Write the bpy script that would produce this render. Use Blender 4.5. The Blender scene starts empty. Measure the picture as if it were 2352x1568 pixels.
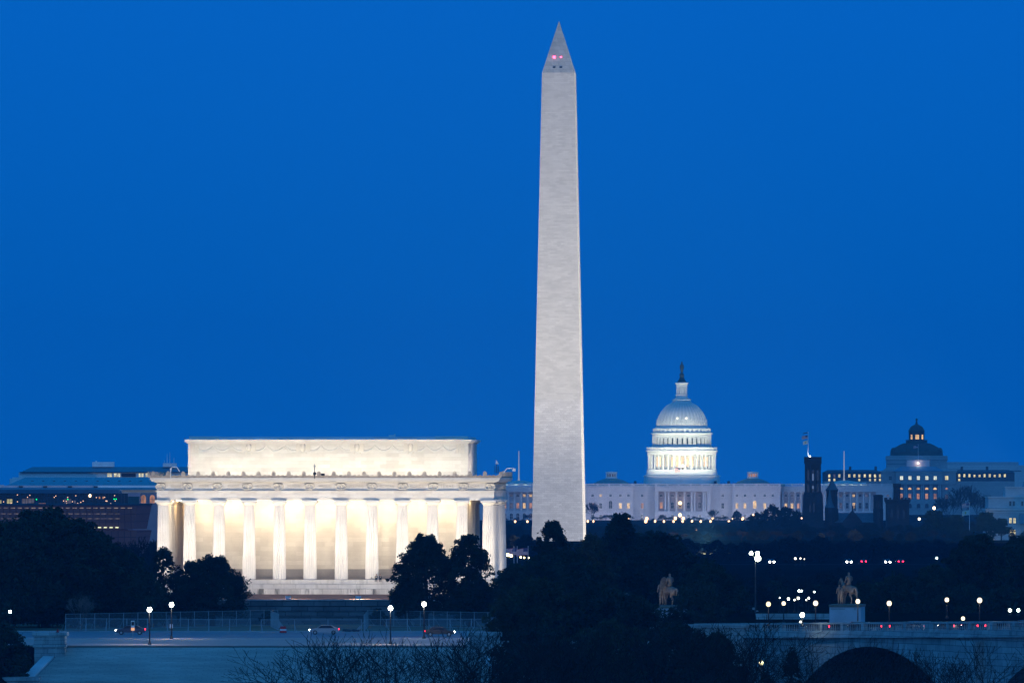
import bpy, math, random
import numpy as np
from mathutils import Vector, Matrix
random.seed(7)
R_ = math.radians
scene = bpy.context.scene
col = scene.collection

# ------------------------------------------------------------------ camera
F, CX, CYH = 19000.0, 1176.0, 1110.0        # focal length and centre in 2352-wide picture units; eye level at 1110
CAMZ = 32.0
cam_d = bpy.data.cameras.new('camera'); cam = bpy.data.objects.new('camera', cam_d); col.objects.link(cam)
cam.location = (0, 0, CAMZ); cam.rotation_euler = (R_(90), 0, 0)
cam_d.sensor_width = 36.0; cam_d.lens = 36.0*F/2352.0
cam_d.shift_y = (CYH-784.0)/2352.0
cam_d.clip_start = 1.0; cam_d.clip_end = 40000.0
scene.camera = cam

# ------------------------------------------------------------------ world, dusk light, exposure
world = bpy.data.worlds.new('World'); scene.world = world; world.use_nodes = True
wn = world.node_tree.nodes; wl = world.node_tree.links
bg = wn['Background']
sky = wn.new('ShaderNodeTexSky'); sky.sky_type = 'NISHITA'; sky.sun_disc = False
sky.sun_elevation = R_(-1.0); sky.sun_rotation = R_(180)
sky.altitude = 0; sky.dust_density = 0.3; sky.ozone_density = 3.0
tc = wn.new('ShaderNodeTexCoord'); sp = wn.new('ShaderNodeSeparateXYZ'); wl.new(tc.outputs['Generated'], sp.inputs[0])
ramp = wn.new('ShaderNodeValToRGB'); wl.new(sp.outputs['Z'], ramp.inputs[0])
ramp.color_ramp.elements[0].position = 0.0; ramp.color_ramp.elements[0].color = (0.000, 0.122, 0.520, 1)
ramp.color_ramp.elements[1].position = 1.0; ramp.color_ramp.elements[1].color = (0.006, 0.150, 0.480, 1)
e = ramp.color_ramp.elements.new(0.03); e.color = (0.000, 0.122, 0.520, 1)
e = ramp.color_ramp.elements.new(0.065); e.color = (0.000, 0.130, 0.575, 1)
e = ramp.color_ramp.elements.new(0.25); e.color = (0.005, 0.190, 0.570, 1)
sks = wn.new('ShaderNodeVectorMath'); sks.operation = 'SCALE'; sks.inputs['Scale'].default_value = 0.004
wl.new(sky.outputs[0], sks.inputs[0])
add = wn.new('ShaderNodeVectorMath'); add.operation = 'ADD'
wl.new(ramp.outputs[0], add.inputs[0]); wl.new(sks.outputs[0], add.inputs[1])
# afterglow of the western sky, behind the camera
wy = wn.new('ShaderNodeMapRange'); wy.interpolation_type = 'SMOOTHSTEP'; wy.inputs['From Min'].default_value = 0.0; wy.inputs['From Max'].default_value = -0.95
wl.new(sp.outputs['Y'], wy.inputs['Value'])
wz_ = wn.new('ShaderNodeMapRange'); wz_.inputs['From Min'].default_value = 0.0; wz_.inputs['From Max'].default_value = 0.75; wz_.inputs['To Min'].default_value = 1.0; wz_.inputs['To Max'].default_value = 0.1
wl.new(sp.outputs['Z'], wz_.inputs['Value'])
wm_ = wn.new('ShaderNodeMath'); wm_.operation = 'MULTIPLY'; wl.new(wy.outputs[0], wm_.inputs[0]); wl.new(wz_.outputs[0], wm_.inputs[1])
wc = wn.new('ShaderNodeVectorMath'); wc.operation = 'SCALE'; wc.inputs[0].default_value = (0.10, 0.36, 0.64); wl.new(wm_.outputs[0], wc.inputs['Scale'])
add2 = wn.new('ShaderNodeVectorMath'); add2.operation = 'ADD'; wl.new(add.outputs[0], add2.inputs[0]); wl.new(wc.outputs[0], add2.inputs[1])
wl.new(add2.outputs[0], bg.inputs['Color']); bg.inputs['Strength'].default_value = 1.0
sun_d = bpy.data.lights.new('dusk_sun', 'SUN'); sun_d.energy = 0.03; sun_d.angle = R_(50); sun_d.color = (1.0, 0.72, 0.68)
sun = bpy.data.objects.new('dusk_sun', sun_d); col.objects.link(sun); sun.rotation_euler = (R_(72), 0, R_(4))
scene.view_settings.view_transform = 'Standard'; scene.view_settings.look = 'None'
scene.view_settings.exposure = 0.0; scene.view_settings.gamma = 1.0
scene.cycles.sample_clamp_indirect = 4.0
scene.cycles.max_bounces = 4; scene.cycles.diffuse_bounces = 2; scene.cycles.volume_bounces = 0
scene.cycles.transparent_max_bounces = 8

def P(x, y, D): return ((x-CX)*D/F, D, CAMZ-(y-CYH)*D/F)
def PX(x, D): return (x-CX)*D/F
def PZ(y, D): return CAMZ-(y-CYH)*D/F
def crop(ox, oy, s): return lambda x, y: ((ox+x/s)/1.7415, (oy+y/s)/1.7415)
c1 = crop(0, 1700, 1.5209); c2 = crop(550, 1700, 2.0906); c3 = crop(1300, 1700, 2.0906); c4 = crop(1050, 2300, 2.0452)
c5 = crop(2000, 1400, 2.091); c6 = crop(3000, 1600, 2.146); c7 = crop(2500, 2000, 2.1456); c8 = crop(3200, 2100, 2.4855)
cl = crop(0, 1780, 3.675); cd = crop(2560, 1420, 2.903)

# ------------------------------------------------------------------ lamps' light (floodlights of the place, plus an added facade fill)
def light(kind, name, loc, color, energy, target=None, size=1.0, size_y=None, spot=None, blend=0.6, spread=None):
    d = bpy.data.lights.new(name, kind); d.color = color; d.energy = energy
    if kind == 'AREA':
        d.shape = 'RECTANGLE'; d.size = size; d.size_y = size_y or size
        if spread: d.spread = R_(spread)
    else: d.shadow_soft_size = size
    if kind == 'SPOT': d.spot_size = R_(spot); d.spot_blend = blend
    o = bpy.data.objects.new(name, d); col.objects.link(o); o.location = loc
    if target is not None:
        o.rotation_euler = (Vector(target)-Vector(loc)).to_track_quat('-Z', 'Y').to_euler()
    return o

# ------------------------------------------------------------------ materials
MC = {}
def _base(name):
    m = bpy.data.materials.new(name); m.use_nodes = True
    return m, m.node_tree.nodes, m.node_tree.links, m.node_tree.nodes['Principled BSDF']
def mat(name, c, rough=0.8, metal=0.0, var=0.25, scale=0.5, stretch=(1, 1, 1), bump=0.0, spec=0.3):
    if name in MC: return MC[name]
    m, n, l, b = _base(name)
    t = n.new('ShaderNodeTexCoord'); mp = n.new('ShaderNodeMapping'); l.new(t.outputs['Object'], mp.inputs[0])
    mp.inputs['Scale'].default_value = stretch
    no = n.new('ShaderNodeTexNoise'); no.inputs['Scale'].default_value = scale; no.inputs['Detail'].default_value = 5
    l.new(mp.outputs[0], no.inputs['Vector'])
    r = n.new('ShaderNodeValToRGB'); l.new(no.outputs['Fac'], r.inputs[0])
    r.color_ramp.elements[0].position = 0.3; r.color_ramp.elements[1].position = 0.7
    r.color_ramp.elements[0].color = (*[x*(1-var) for x in c], 1); r.color_ramp.elements[1].color = (*[min(1, x*(1+var)) for x in c], 1)
    l.new(r.outputs[0], b.inputs['Base Color'])
    b.inputs['Roughness'].default_value = rough; b.inputs['Metallic'].default_value = metal
    b.inputs['Specular IOR Level'].default_value = spec
    if bump:
        bp = n.new('ShaderNodeBump'); bp.inputs['Strength'].default_value = bump; bp.inputs['Distance'].default_value = 0.1
        l.new(no.outputs['Fac'], bp.inputs['Height']); l.new(bp.outputs[0], b.inputs['Normal'])
    MC[name] = m; return m
def stone(name, ca, cb, mortar, bw, bh, ms=0.03, var=0.12, nscale=0.3, stretch=(1, 1, 1), bump=0.3, streak=0.0, rough=0.75):
    if name in MC: return MC[name]
    m, n, l, b = _base(name)
    t = n.new('ShaderNodeTexCoord'); s = n.new('ShaderNodeSeparateXYZ'); l.new(t.outputs['Object'], s.inputs[0])
    ad = n.new('ShaderNodeMath'); ad.operation = 'ADD'; l.new(s.outputs['X'], ad.inputs[0]); l.new(s.outputs['Y'], ad.inputs[1])
    cb_ = n.new('ShaderNodeCombineXYZ'); l.new(ad.outputs[0], cb_.inputs['X']); l.new(s.outputs['Z'], cb_.inputs['Y'])
    br = n.new('ShaderNodeTexBrick'); l.new(cb_.outputs[0], br.inputs['Vector'])
    br.inputs['Scale'].default_value = 1.0; br.inputs['Brick Width'].default_value = bw; br.inputs['Row Height'].default_value = bh
    br.inputs['Mortar Size'].default_value = ms; br.inputs['Mortar Smooth'].default_value = 0.4
    br.inputs['Color1'].default_value = (*ca, 1); br.inputs['Color2'].default_value = (*cb, 1); br.inputs['Mortar'].default_value = (*mortar, 1)
    mp = n.new('ShaderNodeMapping'); mp.inputs['Scale'].default_value = stretch; l.new(t.outputs['Object'], mp.inputs[0])
    no = n.new('ShaderNodeTexNoise'); no.inputs['Scale'].default_value = nscale; no.inputs['Detail'].default_value = 6; no.inputs['Roughness'].default_value = 0.65
    l.new(mp.outputs[0], no.inputs['Vector'])
    mr = n.new('ShaderNodeMapRange'); mr.inputs['From Min'].default_value = 0.3; mr.inputs['From Max'].default_value = 0.7
    mr.inputs['To Min'].default_value = 1-var; mr.inputs['To Max'].default_value = 1+var; l.new(no.outputs['Fac'], mr.inputs['Value'])
    mx = n.new('ShaderNodeVectorMath'); mx.operation = 'SCALE'; l.new(br.outputs['Color'], mx.inputs[0]); l.new(mr.outputs[0], mx.inputs['Scale'])
    out = mx.outputs[0]
    if streak:
        m2 = n.new('ShaderNodeMapping'); m2.inputs['Scale'].default_value = (0.45, 0.45, 0.08); l.new(t.outputs['Object'], m2.inputs[0])
        n2 = n.new('ShaderNodeTexNoise'); n2.inputs['Scale'].default_value = 1.0; n2.inputs['Detail'].default_value = 8; n2.inputs['Roughness'].default_value = 0.7
        l.new(m2.outputs[0], n2.inputs['Vector'])
        r2 = n.new('ShaderNodeMapRange'); r2.inputs['From Min'].default_value = 0.52; r2.inputs['From Max'].default_value = 0.6
        r2.inputs['To Min'].default_value = 1.0; r2.inputs['To Max'].default_value = 1-streak; l.new(n2.outputs['Fac'], r2.inputs['Value'])
        m3 = n.new('ShaderNodeVectorMath'); m3.operation = 'SCALE'; l.new(out, m3.inputs[0]); l.new(r2.outputs[0], m3.inputs['Scale']); out = m3.outputs[0]
    l.new(out, b.inputs['Base Color']); b.inputs['Roughness'].default_value = rough
    b.inputs['Specular IOR Level'].default_value = 0.25
    if bump:
        bp = n.new('ShaderNodeBump'); bp.inputs['Strength'].default_value = bump; bp.inputs['Distance'].default_value = 0.05; bp.invert = True
        l.new(br.outputs['Fac'], bp.inputs['Height']); l.new(bp.outputs[0], b.inputs['Normal'])
    MC[name] = m; return m
def glow(name, c, s, var=0.0, scale=1.0):
    if name in MC: return MC[name]
    m, n, l, b = _base(name)
    b.inputs['Base Color'].default_value = (0.02, 0.02, 0.02, 1)
    b.inputs['Emission Color'].default_value = (*c, 1); b.inputs['Emission Strength'].default_value = s
    if var:
        t = n.new('ShaderNodeTexCoord'); g = n.new('ShaderNodeNewGeometry')
        no = n.new('ShaderNodeTexNoise'); no.inputs['Scale'].default_value = scale; no.inputs['Detail'].default_value = 3
        l.new(g.outputs['Position'], no.inputs['Vector'])
        r = n.new('ShaderNodeMapRange'); r.inputs['From Min'].default_value = 0.35; r.inputs['From Max'].default_value = 0.65
        r.inputs['To Min'].default_value = s*(1-var); r.inputs['To Max'].default_value = s*(1+var)
        l.new(no.outputs['Fac'], r.inputs['Value']); l.new(r.outputs[0], b.inputs['Emission Strength'])
    MC[name] = m; return m

# ------------------------------------------------------------------ mesh builder
class MB:
    def __init__(s): s.v = []; s.f = []; s.mi = []; s.cur = 0
    def add(s, vs, fs):
        o = len(s.v); s.v.extend(vs); s.f.extend([tuple(i+o for i in f) for f in fs]); s.mi.extend([s.cur]*len(fs)); return s
    def box(s, x0, x1, y0, y1, z0, z1):
        return s.add([(x0,y0,z0),(x1,y0,z0),(x1,y1,z0),(x0,y1,z0),(x0,y0,z1),(x1,y0,z1),(x1,y1,z1),(x0,y1,z1)],
                     [(0,3,2,1),(4,5,6,7),(0,1,5,4),(1,2,6,5),(2,3,7,6),(3,0,4,7)])
    def frustum(s, a, z0, b, z1):     # a,b = (x0,x1,y0,y1)
        return s.add([(a[0],a[2],z0),(a[1],a[2],z0),(a[1],a[3],z0),(a[0],a[3],z0),(b[0],b[2],z1),(b[1],b[2],z1),(b[1],b[3],z1),(b[0],b[3],z1)],
                     [(0,3,2,1),(4,5,6,7),(0,1,5,4),(1,2,6,5),(2,3,7,6),(3,0,4,7)])
    def lathe(s, cx, cy, prof, n=24, caps=True, a0=0.0):
        vs = []
        for r, z in prof:
            for k in range(n):
                a = a0+2*math.pi*k/n; vs.append((cx+r*math.cos(a), cy+r*math.sin(a), z))
        fs = []
        for i in range(len(prof)-1):
            for k in range(n):
                k2 = (k+1) % n; fs.append((i*n+k, i*n+k2, (i+1)*n+k2, (i+1)*n+k))
        if caps:
            fs.append(tuple(reversed(range(n)))); fs.append(tuple(range((len(prof)-1)*n, len(prof)*n)))
        return s.add(vs, fs)
    def cyl(s, cx, cy, z0, z1, r0, r1=None, n=10): return s.lathe(cx, cy, [(r0, z0), (r0 if r1 is None else r1, z1)], n)
    def ball(s, c, r, n=10, m=7, sz=1.0):
        pr = [(max(1e-3, r*math.sin(math.pi*i/m)), c[2]-r*sz*math.cos(math.pi*i/m)) for i in range(m+1)]
        return s.lathe(c[0], c[1], pr, n)
    def prism(s, poly, y0, y1):       # poly in xz, counter-clockwise seen from the front
        n = len(poly)
        vs = [(x, y0, z) for x, z in poly]+[(x, y1, z) for x, z in poly]
        fs = [tuple(range(n)), tuple(reversed(range(n, 2*n)))]
        for i in range(n):
            j = (i+1) % n; fs.append((i, i+n, j+n, j))
        return s.add(vs, fs)
    def tube(s, p, q, r0, r1=None, n=6):
        p = Vector(p); q = Vector(q); r1 = r0 if r1 is None else r1
        d = (q-p).normalized(); u = d.orthogonal().normalized(); w = d.cross(u)
        vs = []
        for c, r in ((p, r0), (q, r1)):
            for k in range(n):
                a = 2*math.pi*k/n; vs.append(tuple(c+u*(r*math.cos(a))+w*(r*math.sin(a))))
        fs = [(k, (k+1) % n, n+(k+1) % n, n+k) for k in range(n)]+[tuple(reversed(range(n))), tuple(range(n, 2*n))]
        return s.add(vs, fs)
    def path(s, pts, r, n=6):
        for a, b in zip(pts, pts[1:]): s.tube(a, b, r, r, n)
        return s
    def mesh(s, name, mats):
        me = bpy.data.meshes.new(name); me.from_pydata(s.v, [], s.f)
        if not isinstance(mats, (list, tuple)): mats = [mats]
        for m in mats: me.materials.append(m)
        if len(mats) > 1: me.polygons.foreach_set('material_index', s.mi)
        me.update(); return me
    def build(s, name, mats, parent=None, smooth=False, loc=None):
        me = s.mesh(name, mats)
        if smooth: me.polygons.foreach_set('use_smooth', [True]*len(me.polygons)); me.set_sharp_from_angle(angle=R_(40))
        return put(name, me, parent, loc)
def put(name, me, parent=None, loc=None, rz=None):
    o = bpy.data.objects.new(name, me); col.objects.link(o)
    if parent is not None: o.parent = parent
    if loc is not None: o.location = loc
    if rz is not None: o.rotation_euler.z = rz
    return o
def tag(o, label, cat, group=None):
    o['label'] = label; o['category'] = cat
    if group: o['group'] = group
    return o
def thing(name, label, cat, loc=(0, 0, 0), rz=0.0, group=None):
    o = bpy.data.objects.new(name, None); o.empty_display_size = 0.5; col.objects.link(o)
    o.location = loc; o.rotation_euler = (0, 0, rz); return tag(o, label, cat, group)
def structure(o, kind='structure'): o['kind'] = kind; return o
def kids(root): return [c for c in col.objects if c.parent is root]
def dup(root, loc, label, rz=None, group=None, scale=None):
    m = {}
    r = root.copy(); col.objects.link(r); r.location = loc
    if rz is not None: r.rotation_euler.z = rz
    if scale is not None: r.scale = scale if hasattr(scale, '__len__') else (scale,)*3
    r['label'] = label
    if group: r['group'] = group
    for ch in list(root.children):
        c = ch.copy(); col.objects.link(c); c.parent = r
        for g in list(ch.children):
            d = g.copy(); col.objects.link(d); d.parent = c
    return r
WC = {}
def window_mesh(key, w, h, pane, frame, arch=False, fw=0.22, proud=0.3, bars=True):
    k = (key, round(w, 2), round(h, 2), arch)
    if k in WC: return WC[k]
    b = MB(); b.cur = 1
    if arch:
        n = 8; r = w/2
        pts = [(-r, 0), (r, 0)]+[(r*math.cos(math.pi*i/n), h-r+r*math.sin(math.pi*i/n)) for i in range(n+1)]
        b.prism(pts, -0.06, 0.12); b.cur = 0
        ro = r+fw
        for i in range(n):
            a0, a1 = math.pi*i/n, math.pi*(i+1)/n
            q = [(r*math.cos(a0), h-r+r*math.sin(a0)), (ro*math.cos(a0), h-r+ro*math.sin(a0)), (ro*math.cos(a1), h-r+ro*math.sin(a1)), (r*math.cos(a1), h-r+r*math.sin(a1))]
            b.prism(q, -proud, 0.1)
        b.box(-ro, -r, -proud, 0.1, 0, h-r); b.box(r, ro, -proud, 0.1, 0, h-r)
    else:
        b.box(-w/2, w/2, -0.06, 0.12, 0, h); b.cur = 0
        b.box(-w/2-fw, -w/2, -proud, 0.1, 0, h); b.box(w/2, w/2+fw, -proud, 0.1, 0, h)
        b.box(-w/2-fw*1.6, w/2+fw*1.6, -proud*1.4, 0.1, h, h+fw*1.2)
    b.box(-w/2-fw*1.5, w/2+fw*1.5, -proud*1.3, 0.1, -fw, 0)
    if bars:
        b.box(-0.05, 0.05, -0.12, -0.05, 0, h*(0.95)); b.box(-w/2, w/2, -0.115, -0.05, h*0.48, h*0.48+0.1)
    WC[k] = b.mesh('window', [frame, pane]); return WC[k]
# ------------------------------------------------------------------ palette
M_marble = stone('marble_blocks', (0.74, 0.71, 0.66), (0.64, 0.60, 0.545), (0.5, 0.47, 0.43), 2.1, 0.62, 0.012, 0.1, 0.25, bump=0.05)
M_marble_step = stone('marble_step_blocks', (0.66, 0.62, 0.57), (0.58, 0.54, 0.50), (0.4, 0.36, 0.33), 3.6, 4.0, 0.03, 0.10, 0.5, (1, 1, 0.4), streak=0.22, bump=0.1)
M_marble_plain = mat('marble_plain', (0.72, 0.69, 0.64), var=0.07, scale=0.6, rough=0.7)
M_cella = stone('limestone_wall_blocks', (0.70, 0.66, 0.58), (0.60, 0.56, 0.49), (0.5, 0.46, 0.40), 2.4, 0.78, 0.012, 0.1, 0.3, bump=0.05)
M_plinth = mat('grey_plinth_stone', (0.33, 0.32, 0.31), var=0.15, scale=0.4)
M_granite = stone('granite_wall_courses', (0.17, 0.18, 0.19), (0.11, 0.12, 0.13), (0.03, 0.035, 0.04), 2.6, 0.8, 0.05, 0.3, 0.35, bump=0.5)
M_conc = stone('pale_granite_blocks', (0.34, 0.42, 0.43), (0.27, 0.33, 0.35), (0.12, 0.14, 0.16), 1.9, 0.62, 0.03, 0.25, 0.3, streak=0.3, bump=0.4)
M_stair = stone('stair_granite', (0.42, 0.54, 0.52), (0.35, 0.46, 0.45), (0.12, 0.14, 0.16), 2.3, 0.16, 0.03, 0.22, 0.35, (0.25, 1.0, 1.0), bump=0.3)
M_tan = mat('tan_earth', (0.26, 0.17, 0.13), var=0.25, scale=0.6, rough=1, spec=0)
M_lawn = mat('dormant_grass', (0.22, 0.17, 0.12), var=0.35, scale=0.15, rough=1, spec=0)
M_ground = mat('dark_grass', (0.009, 0.011, 0.008), var=0.5, scale=0.02, rough=1, spec=0)
M_asph = mat('worn_asphalt', (0.26, 0.24, 0.27), var=0.12, scale=0.3, stretch=(0.1, 1, 1), rough=0.75)
M_walk = mat('pavement_slabs', (0.36, 0.32, 0.30), var=0.12, scale=0.5, rough=0.9)
M_white = mat('white_metal', (0.7, 0.72, 0.74), var=0.05, rough=0.5)
M_black = mat('black_iron', (0.015, 0.016, 0.018), var=0.2, rough=0.5, metal=0.3)
M_galv = mat('galvanised_steel', (0.33, 0.36, 0.38), var=0.1, rough=0.5, metal=0.5)
M_bronze = mat('weathered_bronze', (0.26, 0.18, 0.11), var=0.3, scale=3, rough=0.5, metal=0.55)
M_dome_bronze = mat('dark_green_bronze', (0.045, 0.075, 0.065), var=0.3, scale=1, rough=0.6, metal=0.3)
M_glass_dark = mat('dark_window_glass', (0.02, 0.025, 0.035), var=0.1, rough=0.15, spec=0.6)
G_warm = glow('warm_lit_window', (1.0, 0.62, 0.24), 0.95, 0.5, 0.35)
G_orange = glow('orange_lit_window', (1.0, 0.45, 0.2), 0.5, 0.5, 0.4)
G_yellow = glow('yellow_lit_window', (1.0, 0.86, 0.42), 0.95, 0.35, 0.5)
G_dim = glow('dim_lit_window', (0.30, 0.26, 0.30), 0.25, 0.4, 0.4)
G_pale = glow('pale_lit_window', (0.9, 0.95, 0.75), 1.1, 0.25, 0.5)

# ------------------------------------------------------------------ the ground, river, road
def interp(x, pts):
    for (a, za), (b, zb) in zip(pts, pts[1:]):
        if x <= b: return za+(zb-za)*max(0, (x-a))/(b-a)
    return pts[-1][1]
YP = [(-400, 30.2), (40, 30.2), (80, 29), (250, 18), (500, 7), (800, 3.2), (940, 3.0), (960, -1.5), (1150, -1.5), (1170.5, -1.5), (1172, 8.95), (2450, 8.95),
      (2640, 12.9), (2780, 12.9), (3000, 10), (4850, 8.6), (5000, 10), (5600, 14), (9000, 24), (9200, 25)]
def sstep(x, a, b):
    t = min(1, max(0, (x-a)/(b-a))); return t*t*(3-2*t)
def gz(x, y):
    z = interp(y, YP)
    if 1120 < y < 1171.5 and x < -68: z = max(z, 9*(y-1120)/52)
    if 1128 < y < 1171.5 and x > 4: z = max(z, 6.0*(y-1128)/43*(1-sstep(x, 30, 38)))
    if 1171 < y < 2000: z += 1.9*sstep(x, 16, 26)*(1-sstep(y, 1330, 1500))
    return z
xs = [-9000, -4000, -1500, -600, -300, -150]+list(range(-120, 121, 8))+[150, 300, 600, 1500, 4000, 9000]
ys = sorted(set([-400, 0, 40, 60, 80, 120, 160, 200, 250, 320, 400, 500, 650, 800, 940, 960, 1120, 1128, 1138, 1150, 1160, 1170.5, 1172]+list(range(1180, 1520, 12))+[1600, 1700, 1850, 2000, 2200, 2450, 2540, 2640, 2700, 2780, 2880, 3000, 3500, 4200, 4850, 5000, 5300, 5600, 7000, 9200]))
b = MB(); nx = len(xs)
vs = [(x, y, gz(x, y)) for y in ys for x in xs]
fs = [(j*nx+i, j*nx+i+1, (j+1)*nx+i+1, (j+1)*nx+i) for j in range(len(ys)-1) for i in range(nx-1)]
b.add(vs, fs); structure(b.build('ground', M_ground, smooth=True))
mw, n, l, bs = _base('river_water')
bs.inputs['Base Color'].default_value = (0.01, 0.02, 0.03, 1); bs.inputs['Roughness'].default_value = 0.12
no = n.new('ShaderNodeTexNoise'); no.inputs['Scale'].default_value = 0.6; bp = n.new('ShaderNodeBump'); bp.inputs['Strength'].default_value = 0.3
t_ = n.new('ShaderNodeTexCoord'); l.new(t_.outputs['Object'], no.inputs['Vector']); l.new(no.outputs['Fac'], bp.inputs['Height']); l.new(bp.outputs[0], bs.inputs['Normal'])
b = MB(); b.add([(-9000, 945, 0), (9000, 945, 0), (9000, 1171.4, 0), (-9000, 1171.4, 0)], [(0, 1, 2, 3)]); structure(b.build('river', mw))
def sheet(name, x0, x1, y0, y1, z, m, h=0.0):
    b = MB()
    if h: b.box(x0, x1, y0, y1, z-h, z)
    else: b.add([(x0, y0, z), (x1, y0, z), (x1, y1, z), (x0, y1, z)], [(0, 1, 2, 3)])
    return structure(b.build(name, m))
XR = 14.0
sheet('road', -400, XR, 1227.5, 1289, 8.97, M_asph)
sheet('pavement', -76, XR, 1172.3, 1227.2, 9.10, M_walk, 0.6)
sheet('kerb', -76, XR, 1227.2, 1227.6, 9.13, M_conc, 0.5)
sheet('far_kerb', -400, XR, 1289, 1289.5, 9.08, M_conc, 0.4)
sheet('lawn', -110, XR, 1289.5, 1351, 9.03, M_lawn)
sheet('lane_marking', -400, XR, 1257, 1257.18, 8.98, M_white)
sheet('park_road', -200, 300, 2350, 2372, 8.99, mat('dark_asphalt', (.03,.03,.035), rough=1, spec=0))

# ------------------------------------------------------------------ river steps
st = thing('river_steps', 'broad pale stone steps descending from the roadway to the river', 'steps', ((-34.6), 1172, 0))
HW = 28.7
b = MB(); N = 53
for i in range(N):
    z1 = 9.0-0.16*i; y1 = -0.36*i; w = HW+0.148*i
    b.box(-w, w, y1-0.36, y1+0.3, z1-0.9, z1-0.16)
b.build('stair_flight', M_stair, st)
for s in (-1, 1):
    b = MB()
    a = (s*HW, 0.4, 9.25); c = (s*(HW+0.148*N), -0.36*N, 0.7); w = 1.5*s
    b.add([(a[0], a[1], a[2]), (a[0]+w, a[1], a[2]), (c[0]+w, c[1], c[2]), (c[0], c[1], c[2]),
           (a[0], a[1], a[2]-9), (a[0]+w, a[1], a[2]-9), (c[0]+w, c[1], c[2]-2), (c[0], c[1], c[2]-2)],
          [(0, 1, 2, 3), (0, 3, 7, 4), (1, 5, 6, 2), (3, 2, 6, 7), (0, 4, 5, 1)])
    b.build('sloping_coping', mat('pale_coping_stone', (.46, .58, .62), var=.12, scale=.6), st)
    b = MB(); x0, x1 = sorted((s*(HW-0.4), s*(HW+4.5)))
    b.box(x0+.3, x1-.3, -3.2, 2.2, -1.5, 10.45); b.box(x0, x1, -3.5, 2.5, 10.45, 11.0); b.box(x0+.1, x1-.1, -3.4, 2.4, 8.9, 9.3)
    b.build('end_pier', M_conc, st)
    b = MB(); x0, x1 = sorted((s*(HW+2.9), s*(HW+7.6)))
    b.box(x0, x1, -18, -13, -1, 4.5); b.box(x0-.2, x1+.2, -18.2, -12.8, 4.5, 5.0); b.build('lower_pier', M_conc, st)
for s, nm in ((1, 'stone river wall between the steps and the arched bridge'),):
    b = MB(); x0, x1 = (-400, -69) if s < 0 else (-1.6, 33.4)
    b.box(x0, x1, 1170.8, 1171.9, -1.4, 9.3); b.box(x0, x1, 1170.5, 1172.2, 9.3, 9.75); b.box(25, 33.4, 1170.7, 1172, 9.75, 11.6); b.box(24.8, 33.6, 1170.4, 1172.3, 11.6, 12.1)
    tag(b.build('river_wall', M_conc), nm, 'wall')

# ------------------------------------------------------------------ Lincoln-type temple
LR = R_(-3.25)
LX, LY, LZ = PX(748, 1380), 1380.0, 16.0
lm = thing('marble_temple', 'floodlit white marble temple with a long row of fluted columns and a tall attic', 'memorial', (LX, LY, LZ), LR)
colx = [-27.2, -22.78, -17.86, -12.82, -7.74, -2.61, 2.61, 7.74, 12.82, 17.86, 22.78, 27.2]
coly = [0, 4.42, 9.4, 14.2, 19.0, 23.8, 28.78, 33.2]
DEP = 33.2
def fluted(r0, r1, z0, z1, flutes=20, lev=7):
    b = MB(); n = flutes*4; vs = []
    for i in range(lev+1):
        t = i/lev; r = r0+(r1-r0)*(t**1.25); z = z0+(z1-z0)*t
        for k in range(n):
            a = 2*math.pi*k/n; d = (0, 0.09, 0.125, 0.09)[k % 4]
            vs.append(((r*(1-d))*math.cos(a), (r*(1-d))*math.sin(a), z))
    fs = [(i*n+k, i*n+(k+1) % n, (i+1)*n+(k+1) % n, (i+1)*n+k) for i in range(lev) for k in range(n)]
    return b.add(vs, fs)
M_shaft = mat('marble_column_shaft', (0.76, 0.72, 0.67), var=0.10, scale=0.5, stretch=(1, 1, 0.8), rough=0.7)
shaft_me = fluted(1.12, 0.88, 0.0, 12.40).mesh('column', M_shaft)
bc = MB(); bc.lathe(0, 0, [(0.90, 12.38), (0.93, 12.45), (1.05, 12.62), (1.22, 12.80), (1.24, 12.86)], 32); bc.box(-1.3, 1.3, -1.3, 1.3, 12.86, 13.23)
cap_me = bc.mesh('capital', M_marble_plain); 
pos = [(x, 0) for x in colx]+[(x, DEP) for x in colx]+[(x, y) for y in coly[1:-1] for x in (colx[0], colx[-1])]
for x, y in pos:
    c = put('column', shaft_me, lm, (x, y, 0)); put('capital', cap_me, c, (0, 0, 0))
# entablature ring
EH = 28.42
def ring(b, o, t, z0, z1, yb=None):
    y0, y1 = -o, DEP+o; x = 27.2+o
    b.box(-x, x, y0, y0+t, z0, z1); b.box(-x, x, y1-t, y1, z0, z1)
    b.box(-x, -x+t, y0+t, y1-t, z0, z1); b.box(x-t, x, y0+t, y1-t, z0, z1)
b = MB(); ring(b, 1.0, 2.0, 13.23, 14.70); b.build('architrave', M_marble, lm)
b = MB(); ring(b, 1.20, 2.2, 14.70, 14.84); ring(b, 0.98, 2.1, 14.84, 16.15); b.build('frieze', M_marble, lm)
b = MB(); ring(b, 1.25, 2.3, 16.15, 16.35); ring(b, 1.85, 3.0, 16.35, 16.62); ring(b, 2.05, 3.2, 16.62, 16.95)
for k in range(200): b.box(-28.6+k*0.287, -28.6+k*0.287+0.15, -1.42, -1.24, 16.18, 16.34)
b.build('cornice', M_marble_plain, lm)
b = MB(); b.box(-26.0, 26.0, 1.12, DEP-1.12, 14.0, 14.3); b.build('ambulatory_ceiling', M_marble_plain, lm)
b = MB(); b.box(-28, 28, -0.5, DEP+0.5, 16.955, 17.1); b.build('entablature_roof', M_plinth, lm)
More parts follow.
